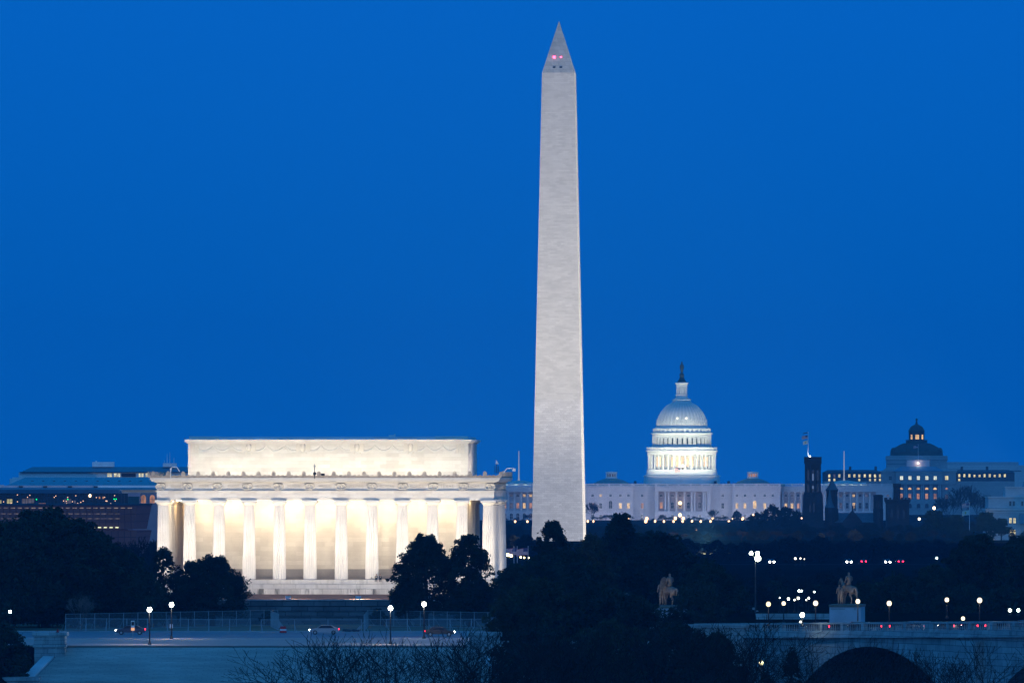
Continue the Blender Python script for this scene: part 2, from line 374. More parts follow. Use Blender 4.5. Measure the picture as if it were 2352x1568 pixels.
# cheneau: low wave band with antefixes
b = MB(); ring(b, 2.0, 0.25, 16.95, 17.28)
x = -29.0
while x < 29.0:
    b.path([(x+0.25*i, -2.1, 17.30+0.13*math.sin(i*2.1)) for i in range(4)], 0.09, 4); x += 0.75
k = 0
while -28.7+k*2.52 < 28.9:
    xx = -28.7+k*2.52; k += 1
    b.prism([(xx-0.26, 17.2), (xx+0.26, 17.2), (xx+0.36, 17.6), (xx+0.22, 17.95), (xx, 18.08), (xx-0.22, 17.95), (xx-0.36, 17.6)], -2.18, -1.85)
for i in range(14):
    yy = -1+i*2.6
    for sx in (-1, 1): b.box(min(sx*29.05, sx*29.32), max(sx*29.05, sx*29.32), yy-0.25, yy+0.25, 17.2, 17.95)
for sx in (-1, 1): b.prism([(sx*29.2-0.35, 17.0), (sx*29.2+0.35, 17.0), (sx*29.2+0.5*sx+0.2, 18.1), (sx*29.2+0.2*sx-.2, 17.9)], -2.25, -1.7)
b.build('roof_cresting', mat('stained_marble', (0.42, 0.37, 0.32), var=0.3, scale=2.0), lm)
# wreath pairs and state names on the frieze
bw = MB()
for cxw in (-0.32, 0.32):
    pts = [(cxw+0.47*math.cos(2*math.pi*i/14), -0.05, 0.47*math.sin(2*math.pi*i/14)) for i in range(15)]
    bw.path(pts, 0.13, 6)
bw.tube((-.5, -.05, -.5), (.5, -.05, -.62), .07); 
wreath_me = bw.mesh('wreath', mat('wreath_marble', (0.66, 0.61, 0.53), var=0.15, scale=3))
for x in colx: put('wreath', wreath_me, lm, (x*1.012, -1.0, 15.48))
for x in coly[1:-1]: put('wreath', wreath_me, lm, (28.2, x, 15.48), R_(90))
M_letter = mat('carved_letters', (0.56, 0.51, 0.44), var=0.1)
def text_mesh(s, size, ext=0.03, sx=1.0):
    cu = bpy.data.curves.new('inscription', 'FONT'); cu.body = s; cu.size = size; cu.extrude = ext; cu.align_x = 'CENTER'; cu.align_y = 'CENTER'; cu.resolution_u = 2
    o = bpy.data.objects.new('inscription', cu); col.objects.link(o); dg = bpy.context.evaluated_depsgraph_get()
    me = bpy.data.meshes.new_from_object(o.evaluated_get(dg)); bpy.data.objects.remove(o)
    me.transform(Matrix.Rotation(R_(90), 4, 'X') @ Matrix.Diagonal((sx, 1, 1, 1))); me.name = 'inscription'
    return me
names = ['INDIANA', 'MISSISSIPPI', 'ILLINOIS', 'ALABAMA', 'MAINE', 'MISSOURI', 'ARKANSAS', 'MICHIGAN', 'FLORIDA', 'TEXAS', 'IOWA']
for i, s in enumerate(names):
    w = min(1.0, 3.0/(len(s)*0.6)); me = text_mesh(s, 0.78, 0.03, w*(0.72 if i in (0, 10) else 1)); me.materials.append(M_letter)
    put('inscription', me, lm, ((colx[i]+colx[i+1])/2, -0.99, 15.5))
# cella, plinth
CXW = 23.4
b = MB(); b.box(-CXW, CXW, 5.4, DEP-5.4, 1.7, 14.0); b.build('inner_wall', M_cella, lm)
b = MB(); b.box(-CXW-.25, CXW+.25, 5.1, DEP-5.1, 0.0, 1.7); b.build('wall_plinth', M_plinth, lm)
# attic
AX = 23.5; AY0, AY1 = 4.9, 29.0
b = MB(); b.box(-AX, AX, AY0, AY1, 17.1, 20.95); b.box(-AX-.06, AX+.06, AY0-.06, AY1+.06, 20.95, 21.05); b.box(-AX, AX, AY0, AY1, 21.05, 22.75); b.build('attic_wall', M_marble, lm)
b = MB(); b.box(-AX-.25, AX+.25, AY0-.25, AY1+.25, 22.75, 22.95); b.box(-AX-.55, AX+.55, AY0-.55, AY1+.55, 22.95, 23.38); b.build('attic_cornice', M_marble_plain, lm)
b = MB(); b.box(-AX+.1, AX-.1, AY0+.5, AY1-.5, 23.38, 23.85); b.build('roof_parapet', mat('blue_grey_roof', (0.68, 0.70, 0.76), var=0.15, scale=0.2), lm)
b = MB(); b.box(-AX+.1, -AX+5.2, AY0+.42, AY0+.8, 23.4, 23.9); b.box(AX-5.6, AX-.1, AY0+.42, AY0+.8, 23.4, 23.9); b.build('roof_corner_slab', M_marble_plain, lm)
eag = [-13.3, -4.2, 4.85, 13.85]
b = MB(); nodes = [-AX+1.2]+eag+[AX-1.6]
for a, c in zip(nodes, nodes[1:]):
    n3 = 3; ww = (c-a)/n3
    for q in range(n3):
        p = [(a+ww*(q+i/8), AY0+.03, 22.35-0.85*(1-(2*i/8-1)**2)) for i in range(9)]
        b.path(p, 0.11, 6); b.path([(x_, y_, z_-.22*(1-abs(2*i/8-1))) for i, (x_, y_, z_) in enumerate(p)], 0.09, 5)
b.build('festoon', M_marble_plain, lm)
be = MB(); be.ball((0, -.1, 0.1), 0.42, 10, 7, 1.7); be.ball((0, -.25, .85), .22, 8, 6)
for sx in (-1, 1):
    be.prism([(sx*.25, -.3), (sx*.95, -.75), (sx*1.05, .3), (sx*.85, .95), (sx*.6, .9), (sx*.35, .35)][::sx], -.22, .02)
    be.path([(sx*.35, -.12, -.7), (sx*.45, -.12, -1.0)], .12, 5)
eme = be.mesh('eagle_relief', mat('relief_marble', (0.70, 0.65, 0.57), var=0.1)); eme.transform(Matrix.Diagonal((1.15, .5, 1, 1)))
for x in eag: put('eagle_relief', eme, lm, (x, AY0, 21.95))
bp_ = MB()
for q in range(3): bp_.box(-0.7+q*.5, -0.7+q*.5+.36, -.12, .02, -.8, .75)
pme = bp_.mesh('corner_panel_relief', MC['relief_marble'])
for x, y, rz in ((-AX+1.1, AY0, 0), (AX-1.3, AY0, 0), (AX, AY0+1.5, R_(90)), (AX, AY0+5, R_(90))): put('corner_panel_relief', pme, lm, (x, y, 21.9), rz)
# stylobate steps
b = MB()
for o, z0, z1 in ((1.45, -0.72, 0.0), (2.35, -1.5, -0.74)): b.box(-27.2-o, 27.2+o, -o, DEP+o, z0, z1)
b.build('stepped_base', M_marble_step, lm)
b = MB(); o = 3.3; b.box(-27.2-o, 27.2+o, -o, DEP+o, -2.6, -1.52)
b.build('stained_base_course', stone('stained_marble_blocks', (0.66, 0.62, 0.57), (0.58, 0.54, 0.50), (0.3, 0.26, 0.23), 3.6, 4.0, 0.03, 0.3, 0.35, (1, 1, 0.4), streak=0.8, bump=0.1), lm)
# ceiling lamps in the ambulatory, visible at the left end
bb = MB(); bb.ball((0, 0, 0), 0.16, 8, 6)
blb = bb.mesh('ceiling_lamp', glow('hot_white', (1, 0.85, 0.6), 12))
for i in range(4): put('ceiling_lamp', blb, lm, (-25.7+i*0.5, 9.0+0.3*i, 13.2))
# roof gear
g = thing('roof_camera_mast', 'small bent white camera arm on the left corner of the temple roof', 'camera mast', P(392, 1091, 1379))
b = MB(); b.path([(0, 0, -.6), (0, 0, 1.0), (.3, 0, 1.4), (1.1, 0, 1.3), (1.5, 0, .6)], .07); b.build('arm', M_white, g)
b = MB(); b.box(-.15, .15, -.1, .1, 0.9, 1.2); b.ball((0, 0, 1.8), .14); b.build('camera_head', M_white, g)
g = thing('roof_camera_mast', 'white camera arm reaching out over the right corner of the temple cornice', 'camera mast', P(1160, 1088, 1379))
b = MB(); b.path([(-.6, 0, -.3), (.3, 0, .9), (1.5, 0, 1.0)], .08); b.build('arm', M_white, g)
b = MB(); b.box(1.25, 1.75, -.15, .15, .45, .9); b.build('camera_head', M_white, g)
g = thing('roof_mast', 'dark pole with a small pale sensor standing on the right of the temple roof', 'mast', P(1141, 1086, 1379))
b = MB(); b.box(-.35, -.25, 0, .1, 0, 1.2); b.box(.2, .3, 0, .1, 0, 1.2); b.tube((0, 0, 0), (0, 0, 1.6), .06); b.build('pole', M_black, g)
b = MB(); b.prism([(-.2, 1.5), (.35, 1.5), (-.1, 2.2)], -.05, .05); b.build('sensor', M_white, g)
g = thing('roof_weather_sensor', 'small dark weather sensor on the ledge before the attic wall', 'sensor', P(722.5, 1092, 1377.5))
b = MB(); b.tube((0, 0, -.5), (0, 0, 1.5), .06); b.ball((0, 0, .35), .28); b.box(1.1, 1.7, -.2, .2, 0, .4); b.build('pole', M_black, g)
b = MB(); b.lathe(0, 0, [(.05, 1.3), (.2, 1.5), (.02, 2.0)], 8); b.build('cup', M_galv, g)
g = thing('roof_sensor', 'tiny white sensor on the roof of the temple attic', 'sensor', P(904, 1003, 1386))
b = MB(); b.box(-.8, .3, -.1, .1, 0.1, .3); b.box(.1, .3, -.1, .1, -.4, .45); b.build('bracket', M_white, g)

# terrace and retaining wall
ty = 1352.0
b = MB()
xa, xb = LX-55, LX+75
ca, sa = math.cos(LR), math.sin(LR)
def lw(x, y, z=0): return (LX+x*ca-y*sa, LY+x*sa+y*ca, z)
q = [lw(-48, -27.6), lw(48, -27.6), lw(48, 62), lw(-48, 62)]
b.add([(q[0][0], q[0][1], 13.0), (q[1][0], q[1][1], 13.0), (lw(33, -2)[0], lw(33, -2)[1], 13.62), (lw(-33, -2)[0], lw(-33, -2)[1], 13.62),
       (q[2][0], q[2][1], 13.0), (q[3][0], q[3][1], 13.0), (lw(33, 38)[0], lw(33, 38)[1], 13.62), (lw(-33, 38)[0], lw(-33, 38)[1], 13.62)],
      [(0, 1, 2, 3), (1, 4, 6, 2), (4, 5, 7, 6), (5, 0, 3, 7), (3, 2, 6, 7)])
structure(b.build('terrace_earth', M_tan))
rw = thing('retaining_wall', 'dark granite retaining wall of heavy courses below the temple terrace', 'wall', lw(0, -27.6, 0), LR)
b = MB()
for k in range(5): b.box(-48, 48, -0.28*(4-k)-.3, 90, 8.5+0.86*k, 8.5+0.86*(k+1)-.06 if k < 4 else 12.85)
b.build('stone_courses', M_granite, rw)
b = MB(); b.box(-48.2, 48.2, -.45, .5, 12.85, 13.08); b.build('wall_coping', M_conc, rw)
# flood lights on the terrace edge
fl = thing('floodlight', '', 'floodlight', (0, 0, 0), LR)
b = MB(); b.box(-.45, .45, -.25, .25, 0.12, .55); b.build('housing', M_white, fl)
b = MB(); b.box(-.36, .36, .25, .27, .18, .5); b.build('lens', glow('flood_lens', (1, .9, .7), 4), fl)
b = MB(); b.box(-.1, .1, -.1, .1, 0, .12); b.build('foot', M_galv, fl)
fx = [-27, -15.5, -4, 7.5, 19, 30]
ordn = ['leftmost', 'second from the left', 'third from the left', 'fourth from the left', 'fifth from the left', 'sixth from the left', 'seventh from the left', 'eighth from the left', 'ninth from the left', 'tenth from the left', 'eleventh from the left', 'twelfth from the left', 'thirteenth from the left', 'fourteenth from the left', 'fifteenth from the left', 'sixteenth from the left', 'seventeenth from the left', 'eighteenth from the left', 'nineteenth from the left', 'twentieth from the left']
FE = 1300.0
for i, x in enumerate(fx):
    p = lw(x, -27.1, 13.08)
    lab = 'white floodlight box on the temple terrace edge, '+ordn[i]
    if i == 0: o = fl; o.location = p; o['label'] = lab; o['group'] = 'floodlights along the terrace edge'
    else: o = dup(fl, p, lab)
    light('AREA', 'flood_beam', lw(x, -26.5, 13.7), (1.0, 0.85, 0.64), FE, lw(x*0.9, 4, LZ+5), 0.9, 0.35)
for x in [-30, -22.5, -15, -7.5, 0, 7.5, 15, 22.5, 30]:
    light('AREA', 'column_flood', lw(x, -11.5, 13.72), (1.0, 0.86, 0.66), 600, lw(x*0.96, 0, LZ+12), 1.6, 0.3, spread=90)
# light hidden on the ambulatory ceiling and on the entablature roof
for i in range(11):
    xm = (colx[i]+colx[i+1])/2
    light('POINT', 'ambulatory_light', lw(xm, 2.9, LZ+13.0), (1.0, 0.74, 0.42), 270, None, 0.25)
light('AREA', 'ambulatory_strip', lw(0, 1.4, LZ+13.9), (1.0, 0.80, 0.58), 2700, lw(0, 5.3, LZ+4), 46, 0.3)
light('POINT', 'ambulatory_light', lw(-25.0, 12, LZ+13.0), (1.0, 0.62, 0.26), 420, None, 0.3)
light('POINT', 'ambulatory_light', lw(-25.0, 25, LZ+13.0), (1.0, 0.62, 0.26), 420, None, 0.3)
light('POINT', 'ambulatory_light', lw(25.0, 12, LZ+13.0), (1.0, 0.70, 0.36), 300, None, 0.3)
light('AREA', 'attic_flood', lw(0, -1.2, LZ+17.2), (1.0, 0.86, 0.60), 4000, lw(0, 4.6, LZ+21.5), 52, 0.25)
light('AREA', 'attic_side_flood', lw(27.5, 10, LZ+17.3), (1.0, 0.82, 0.62), 420, lw(23.5, 10, LZ+21), 10, 0.25)
light('AREA', 'side_flood', lw(37, 15, 13.8), (1.0, 0.84, 0.66), 1500, lw(28, 13, LZ+9), 1.5, 0.8)

# ------------------------------------------------------------------ obelisk
MX = PX(1284.0, 2700); MZ = 13.3
ob = thing('obelisk', 'towering pale marble obelisk with a pyramid tip rising over the dark trees', 'monument', (MX, 2700, MZ), R_(-3.7))
M_obl = stone('obelisk_marble', (0.56, 0.55, 0.53), (0.48, 0.47, 0.46), (0.42, 0.41, 0.40), 2.2, 0.61, 0.03, 0.07, 0.25, (1, 1, 1), bump=0.15)
M_obl2 = stone('obelisk_lower_marble', (0.61, 0.60, 0.59), (0.51, 0.50, 0.50), (0.44, 0.43, 0.43), 1.9, 0.72, 0.05, 0.09, 0.3, (1, 1, 1), bump=0.25)
M_tip = stone('pyramid_tip_marble', (0.46, 0.47, 0.46), (0.37, 0.39, 0.38), (0.2, 0.21, 0.21), 2.2, 1.3, 0.03, 0.12, 0.2, bump=0.3)
def hw(z): return 8.4+(5.25-8.4)*z/152.4
def sq(h): return (-h, h, -h, h)
b = MB(); b.frustum(sq(hw(0)), 0, sq(hw(46)), 46); b.build('lower_shaft', M_obl2, ob)
b = MB(); b.frustum(sq(hw(46)), 46, sq(hw(152.4)), 152.4); b.build('upper_shaft', M_obl, ob)
b = MB(); b.frustum(sq(5.25), 152.4, sq(0.08), 169.3)
for k in range(1, 12):
    z = 152.4+k*1.4; h = 5.25*(1-(z-152.4)/16.9)+.035; b.frustum(sq(h), z-.05, sq(h), z+.03)
b.build('pyramid_tip', M_tip, ob)
for x in (-1.35, .85):
    b = MB(); z = 154.15; yy = -(5.25*(1-(z-152.4)/16.9))
    b.box(x-.42, x+.42, yy-.12, yy+.5, z-.2, z+.28); b.build('observation_window', M_glass_dark, ob)
G_red = glow('red_beacon', (1.0, 0.06, 0.14), 9)
for x, r in ((-1.35, .45), (.85, .27)):
    z = 157.55; yy = -(5.25*(1-(z-152.4)/16.9))
    b = MB(); b.ball((x, yy-.1, z), r); b.build('red_beacon', G_red, ob)
light('SPOT', 'obelisk_flood', (MX-45, 2520, 14), (1.0, 0.87, 0.68), 1.08e6, (MX, 2690, 175), 2.0, spot=75)
light('SPOT', 'obelisk_flood', (MX+45, 2520, 14), (1.0, 0.87, 0.68), 0.85e6, (MX, 2690, 45), 2.0, spot=90)
light('SPOT', 'obelisk_side_flood', (MX+170, 2692, 14), (1.0, 0.86, 0.66), 2.4e6, (MX+6, 2700, 80), 2.0, spot=70)
# ------------------------------------------------------------------ domed legislature building
M_cap = stone('painted_sandstone', (0.62, 0.61, 0.62), (0.57, 0.56, 0.58), (0.48, 0.48, 0.5), 2.0, 0.9, 0.02, 0.06, 0.2, bump=0.0)
M_cap_trim = mat('white_trim', (0.68, 0.67, 0.68), var=0.05, scale=0.3)
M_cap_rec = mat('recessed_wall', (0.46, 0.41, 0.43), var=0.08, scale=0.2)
M_iron = mat('white_cast_iron', (0.80, 0.80, 0.78), var=0.04, scale=0.3, rough=0.6)
M_copper = mat('copper_green_roof', (0.13, 0.27, 0.29), var=0.15, scale=0.2, rough=0.6)
CAPX = PX(1567.2, 5000)
cp = thing('domed_capitol', 'long white legislature building with a floodlit tiered dome behind the trees', 'capitol', (CAPX, 5000, 0))
def qx(x): return (x-1525)/13.84          # crop-five picture units to metres from the dome's axis
def qz(y): return CAMZ-(y-1115)/13.84
GB = 6.5
b = MB()
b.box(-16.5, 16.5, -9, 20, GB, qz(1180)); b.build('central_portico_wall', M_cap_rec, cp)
b = MB()
b.box(-16.8, 16.8, -14, 20.3, qz(1180), qz(1150))
for x in (-16.8, 14.6): b.box(x, x+2.2, -13.4, -8.9, qz(1345), qz(1180))
b.box(-16.8, 16.8, -13.6, -8.9, GB, qz(1345))
b.box(-17.0, 17.0, -14.4, 20.4, qz(1150), qz(1138))
for s in (-1, 1):
    x0, x1 = sorted((s*16.8, s*30)); b.box(x0, x1, -6, 20, GB, qz(1150)); b.box(x0, x1, -6.4, 20, qz(1150), qz(1138))
    x0, x1 = sorted((s*30, s*58.9)); b.box(x0, x1, -10, 25, GB, qz(1150)); b.box(x0-.2, x1+.2, -10.5, 25, qz(1150), qz(1138)); b.box(x0, x1, -10.2, -9.9, qz(1340), qz(1334))
b.build('main_block', M_cap, cp)
for s in (-1, 1):
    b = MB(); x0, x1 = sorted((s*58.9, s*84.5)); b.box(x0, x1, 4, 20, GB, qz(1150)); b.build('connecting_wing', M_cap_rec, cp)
for s in (-1, 1):
    b = MB(); x0, x1 = sorted((s*58.9, s*84.5)); b.box(x0, x1, 2.0, 20.3, qz(1185), qz(1140)); b.box(x0, x1, 1.6, 4, GB, qz(1345))
    x0, x1 = sorted((s*84.5, s*126.5)); b.box(x0, x1, -6, 40, GB, qz(1185)); b.box(x0-.2, x1+.2, -10.3, 40.2, qz(1185), qz(1140)); b.box(x0, x1, -10, -5.9, GB, qz(1345))
    x0, x1 = sorted((s*116.5, s*126.5)); b.box(x0, x1, -9.8, -5.9, qz(1345), qz(1185))
    b.build('side_wing', M_cap, cp)
# balustrade along the roof
def balus(b, x0, x1, y, z0, z1, step=7.0):
    b.box(x0, x1, y, y+.5, z0, z0+.25); b.box(x0, x1, y, y+.5, z1-.3, z1)
    x = x0
    while x < x1: b.box(x, min(x+1.2, x1), y-.05, y+.55, z0, z1+.05); x += step
    x = x0
    while x < x1: b.box(x, x+.3, y+.1, y+.4, z0+.25, z1-.3); x += .6
b = MB(); zt, zb = qz(1116), qz(1138)
balus(b, -17, 17, -14, zb, zt); balus(b, -30, -17, -6, zb, zt); balus(b, 17, 30, -6, zb, zt)
for s in (-1, 1):
    for x0, x1, y in ((30, 58.9, -10), (58.9, 84.5, 2.2), (84.5, 126.5, -10)):
        a, c = sorted((s*x0, s*x1)); balus(b, a, c, y, zb, zt)
b.build('roof_balustrade', M_cap_trim, cp)
# columns of the facade
colb = MB(); colb.cyl(0, 0, 0, 11.0, .62, .52, 10); colb.box(-.75, .75, -.75, .75, 11.0, 11.6); colb.box(-.75, .75, -.75, .75, -.3, .2)
colme = colb.mesh('column', M_cap_trim)
zc = qz(1345)
for x in (1297, 1314, 1378, 1406, 1472, 1540, 1600, 1624, 1697, 1714): put('column', colme, cp, (qx(x), -12.4, zc))
for s in (-1, 1):
    for k in range(7): put('column', colme, cp, (s*(60.8+k*3.75), 2.9, zc))
    for k in range(8): put('column', colme, cp, (s*(85.8+k*3.9), -8.9, zc))
# windows
def cwin(x, yb, w, h, kind, arch=False, y=-10):
    pane = {'d': M_glass_dark, 'w': G_warm, 'o': G_orange, 'm': G_dim, 'y': G_yellow}[kind]
    put('window', window_mesh('cap'+kind, w, h, pane, M_cap_trim, arch), cp, (qx(x), y-.1, qz(yb)))
def mirror(x): return 2*1525-x
for k, (x, up, mn, ar) in enumerate([(773, 'd', 'o', 0), (840, 'w', 'd', 0), (923, 'd', 'd', 1), (1005, 'd', 'w', 0), (1072, 'd', 'w', 0)]):
    cwin(x, 1224, 1.3, 1.35, up); cwin(x, 1322, 1.5 if not ar else 1.9, 3.1 if not ar else 4.6, mn, ar); cwin(x, 1412, 1.4, 2.6, 'd')
for k, (x, up, mn, ar) in enumerate([(mirror(773), 'd', 'm', 0), (mirror(840), 'd', 'w', 0), (mirror(923), 'm', 'w', 1), (mirror(1005), 'd', 'w', 0), (mirror(1072), 'm', 'w', 0)]):
    cwin(x, 1224, 1.3, 1.35, up); cwin(x, 1322, 1.5 if not ar else 1.9, 3.1 if not ar else 4.6, mn, ar); cwin(x, 1412, 1.4, 2.6, 'd')
for x, up, mn in ((1188, 'd', 'o'), (1861, 'm', 'd')):
    cwin(x, 1224, 1.4, 1.35, up, y=-6); cwin(x, 1322, 1.5, 3.1, mn, y=-6); cwin(x, 1412, 1.4, 2.6, 'd', y=-6)
for x, up, mn in ((1346, 'd', 'o'), (1440, 'm', 'd'), (1505, 'm', 'w'), (1573, 'd', 'd'), (1667, 'm', 'm')):
    cwin(x, 1224, 1.5, 1.2, up, y=-9); cwin(x, 1322, 1.6, 3.8, mn, 1, y=-9); cwin(x, 1412, 1.4, 2.6, 'd', y=-13.6)
for k in range(6):
    for s in (-1, 1):
        x = 1525+s*13.84*(62.7+k*3.75)
        cwin(x, 1224, 1.3, 1.4, 'm' if k % 2 else 'd', y=4); cwin(x, 1322, 1.4, 2.9, 'wwow'[k % 4] if s > 0 else 'mdm'[k % 3], y=4)
wl_ = ['d', 'w', 'w', 'd', 'm', 'd', 'w', 'm']
for k in range(7):
    for s in (-1, 1):
        x = 1525+s*13.84*(87.75+k*3.9)
        cwin(x, 1226, 1.5, 1.5, wl_[k] if s < 0 else 'dmmdwdm'[k], y=-6); cwin(x, 1322, 1.5, 3.3, 'oowomod'[k] if s < 0 else 'ddmdwdd'[k], y=-6); cwin(x, 1412, 1.8, 3.6, 'dmdd'[k % 4], 1, y=-10)
for s in (-1, 1):
    for q in (119.3, 123.8):
        cwin(1525+s*13.84*q, 1226, 1.5, 1.5, 'm', y=-9.8); cwin(1525+s*13.84*q, 1322, 1.5, 3.3, 'w' if s < 0 else 'o', y=-9.8)
# low domes
for s in (-1, 1):
    x = s*42.8
    b = MB(); b.lathe(x, 8, [(10.8, qz(1138)), (10.8, qz(1113)), (10.2, qz(1108)), (8, qz(1092)), (5.3, qz(1080)), (3.4, qz(1072))], 28); b.build('low_dome', M_copper, cp, smooth=True)
    b = MB(); b.lathe(x, 8, [(3.5, qz(1073)), (3.5, qz(1062)), (2.5, qz(1061)), (2.5, qz(1030)), (3.4, qz(1029)), (3.6, qz(1018)), (.2, qz(1014))], 12)
    for k in range(12): b.box(x+3.1*math.cos(k*math.pi/6)-.22, x+3.1*math.cos(k*math.pi/6)+.22, 8+3.1*math.sin(k*math.pi/6)-.22, 8+3.1*math.sin(k*math.pi/6)+.22, qz(1062), qz(1029))
    lan = b.build('lantern', M_iron, cp)
    b = MB(); b.lathe(x, 8, [(2.55, qz(1058)), (2.55, qz(1034))], 12); b.build('lantern_glass', G_dim if s < 0 else G_orange, lan)
# lit skylight roofs with masts on both wings
for s in (-1, 1):
    x = s*98.4
    b = MB(); b.frustum((x-13, x+13, -4, 20), qz(1130), (x-13, x+13, -4, 20), qz(1118)); b.build('skylight_side', glow('skylight_glass', (0.75, 1.0, 0.92), 0.85, 0.6, 0.25), cp)
    b = MB(); b.frustum((x-14, x+14, -5, 21), qz(1118), (x-2, x+2, 6, 10), qz(1088)); b.build('skylight_roof', mat('pale_green_glass', (0.35, 0.55, 0.55), var=0.15), cp)
    b = MB(); b.cyl(x-.4, 6, qz(1090), qz(1072), .7, .5, 8); b.cyl(x-.4, 6, qz(1074), qz(842), .42, .22, 8); b.build('roof_mast', glow('glowing_mast', (0.72, 0.8, 0.95), 0.42), cp)  # the masts' lit look is put in as emission; they are no lamps
    for k in range(5):
        b = MB(); b.box(x-11+k*5.2, x-8.4+k*5.2, -6.2, -5.4, qz(1126), qz(1108)); b.build('roof_vent', M_iron, cp)
for x in (-28.5, 28.0, -12, 20): 
    b = MB(); b.box(x-.8, x+.8, 0, 1.5, qz(1116), qz(1094)); b.build('chimney', M_black, cp)
b = MB(); b.box(-62, 62, -3, 18, qz(1138), qz(1120)); b.build('flat_roof', M_copper, cp)
# the great dome, in cd units
def dz(y): return 109.5-y/19.2
def dr(r): return r/19.2
DY = 15
dm = MB()
dm.lathe(0, DY, [(dr(447), dz(1490)), (dr(440), dz(1412)), (dr(452), dz(1400)), (dr(420), dz(1385)), (dr(415), dz(1370)), (dr(408), dz(1340)), (dr(410), dz(1325)), (dr(330), dz(1324))], 48)
dm.build('dome_base', M_iron, cp, smooth=True)
b = MB(); b.lathe(0, DY, [(dr(330), dz(1330)), (dr(330), dz(1150))], 36); b.build('peristyle_wall', M_iron, cp, smooth=True)
cc = MB(); cc.cyl(0, 0, dz(1322), dz(1160), dr(12.5), dr(10.5), 8); cc.box(-.8, .8, -.8, .8, dz(1162), dz(1150)); cc.box(-.75, .75, -.75, .75, dz(1324), dz(1316)); pcm = cc.mesh('peristyle_column', M_iron)
for k in range(36):
    a = 2*math.pi*(k+.5)/36; put('peristyle_column', pcm, cp, (dr(385)*math.cos(a), DY+dr(385)*math.sin(a), 0), a)
G_dome = glow('bright_dome_window', (1.0, 0.68, 0.38), 1.5, 0.25, 0.4)
wpm = window_mesh('domeperi', 1.55, 6.1, G_dome, M_iron, True, .25, .3, bars=False)
for k in range(36):
    a = -math.pi/2+2*math.pi*k/36
    if math.sin(a) < -0.2: put('window', wpm, cp, (dr(331)*math.cos(a), DY+dr(331)*math.sin(a), dz(1292)), a+math.pi/2)
b = MB(); b.lathe(0, DY, [(dr(332), dz(1150)), (dr(400), dz(1150)), (dr(402), dz(1122)), (dr(420), dz(1115)), (dr(420), dz(1102)), (dr(404), dz(1098)), (dr(404), dz(1068)), (dr(396), dz(1068)), (dr(396), dz(1092)), (dr(352), dz(1060))], 72); b.build('peristyle_entablature', M_iron, cp, smooth=True)
b = MB(); b.box(-.35, .35, -.35, .35, dz(1098), dz(1066)); bpm = b.mesh('balcony_post', M_iron)
for k in range(36):
    a = 2*math.pi*k/36; put('balcony_post', bpm, cp, (dr(404)*math.cos(a), DY+dr(404)*math.sin(a), 0), a)
b = MB(); b.lathe(0, DY, [(dr(350), dz(1066)), (dr(350), dz(1045)), (dr(330), dz(1040)), (dr(330), dz(945)), (dr(343), dz(940)), (dr(343), dz(918)), (dr(358), dz(910)), (dr(358), dz(901)), (dr(338), dz(894))], 72)
b.build('upper_drum', M_iron, cp, smooth=True)
pil = MB(); pil.box(-.32, .32, -.75, .3, dz(1045), dz(940)); pm = pil.mesh('pilaster', M_iron)
wdm = window_mesh('domedrum', .95, 4.0, M_glass_dark, M_iron, True, .22, .45, bars=False)
for k in range(36):
    a = -math.pi/2+2*math.pi*k/36
    put('pilaster', pm, cp, (dr(330)*math.cos(a+math.pi/36), DY+dr(330)*math.sin(a+math.pi/36), 0), a+math.pi/36+math.pi/2)
    if math.sin(a) < -0.15: put('window', wdm, cp, (dr(331)*math.cos(a), DY+dr(331)*math.sin(a), dz(1036)), a+math.pi/2)
b = MB(); b.lathe(0, DY, [(dr(338), dz(900)), (dr(318), dz(875)), (dr(318), dz(850)), (dr(326), dz(848)), (dr(302), dz(828)), (dr(292), dz(815))], 72); b.build('bracket_ring', M_iron, cp, smooth=True)
br = MB(); br.prism([(-.55, dz(898)), (.55, dz(898)), (.75, dz(868)), (1.1, dz(848)), (-1.1, dz(848)), (-.75, dz(868))], -1.0, .2); brm = br.mesh('bracket', M_iron)
for k in range(36):
    a = -math.pi/2+2*math.pi*(k+.5)/36
    put('bracket', brm, cp, (dr(318)*math.cos(a), DY+dr(318)*math.sin(a), 0), a+math.pi/2)
shell = [(292, 815), (287, 780), (278, 745), (262, 702), (237, 657), (202, 612), (167, 577), (118, 552)]
b = MB(); b.lathe(0, DY, [(dr(r), dz(y)) for r, y in shell], 72); b.build('dome_shell', mat('shaded_dome_panel', (0.66, 0.69, 0.68), var=0.05), cp, smooth=True)  # shade between the ribs is put into the panels' darker colour
for k in range(36):
    a = 2*math.pi*(k+.5)/36; b = MB(); n = len(shell); vs = []
    for r, y in shell:
        w = 0.012+0.034*r/292; rr = dr(r)
        for da, ro in ((-w, .0), (-w*.8, .5), (w*.8, .5), (w, .0)): vs.append(((rr+ro)*math.cos(a+da), DY+(rr+ro)*math.sin(a+da), dz(y)))
    b.add(vs, [(i*4+j, i*4+j+1, i*4+j+5, i*4+j+4) for i in range(n-1) for j in range(3)]); b.build('dome_rib', M_iron, cp)
ov = MB(); ov.lathe(0, 0, [(.75, -.25), (.75, .25), (.45, .25)], 12, caps=False); ovm = ov.mesh('oculus_frame', M_iron)
ovm.transform(Matrix.Diagonal((1, 1.9, 1, 1))); ovm.transform(Matrix.Rotation(R_(90), 4, 'X'))
G_oc = glow('oculus_lamp', (1, .9, .65), 3)
for k in range(36):
    a = 2*math.pi*k/36
    if math.sin(a) < 0.1:
        o = put('oculus_frame', ovm, cp, (dr(291)*math.cos(a), DY+dr(291)*math.sin(a), dz(770)), a+math.pi/2)
        q = MB(); q.box(-.5, .5, -.1, .35, -1.3, .2); 
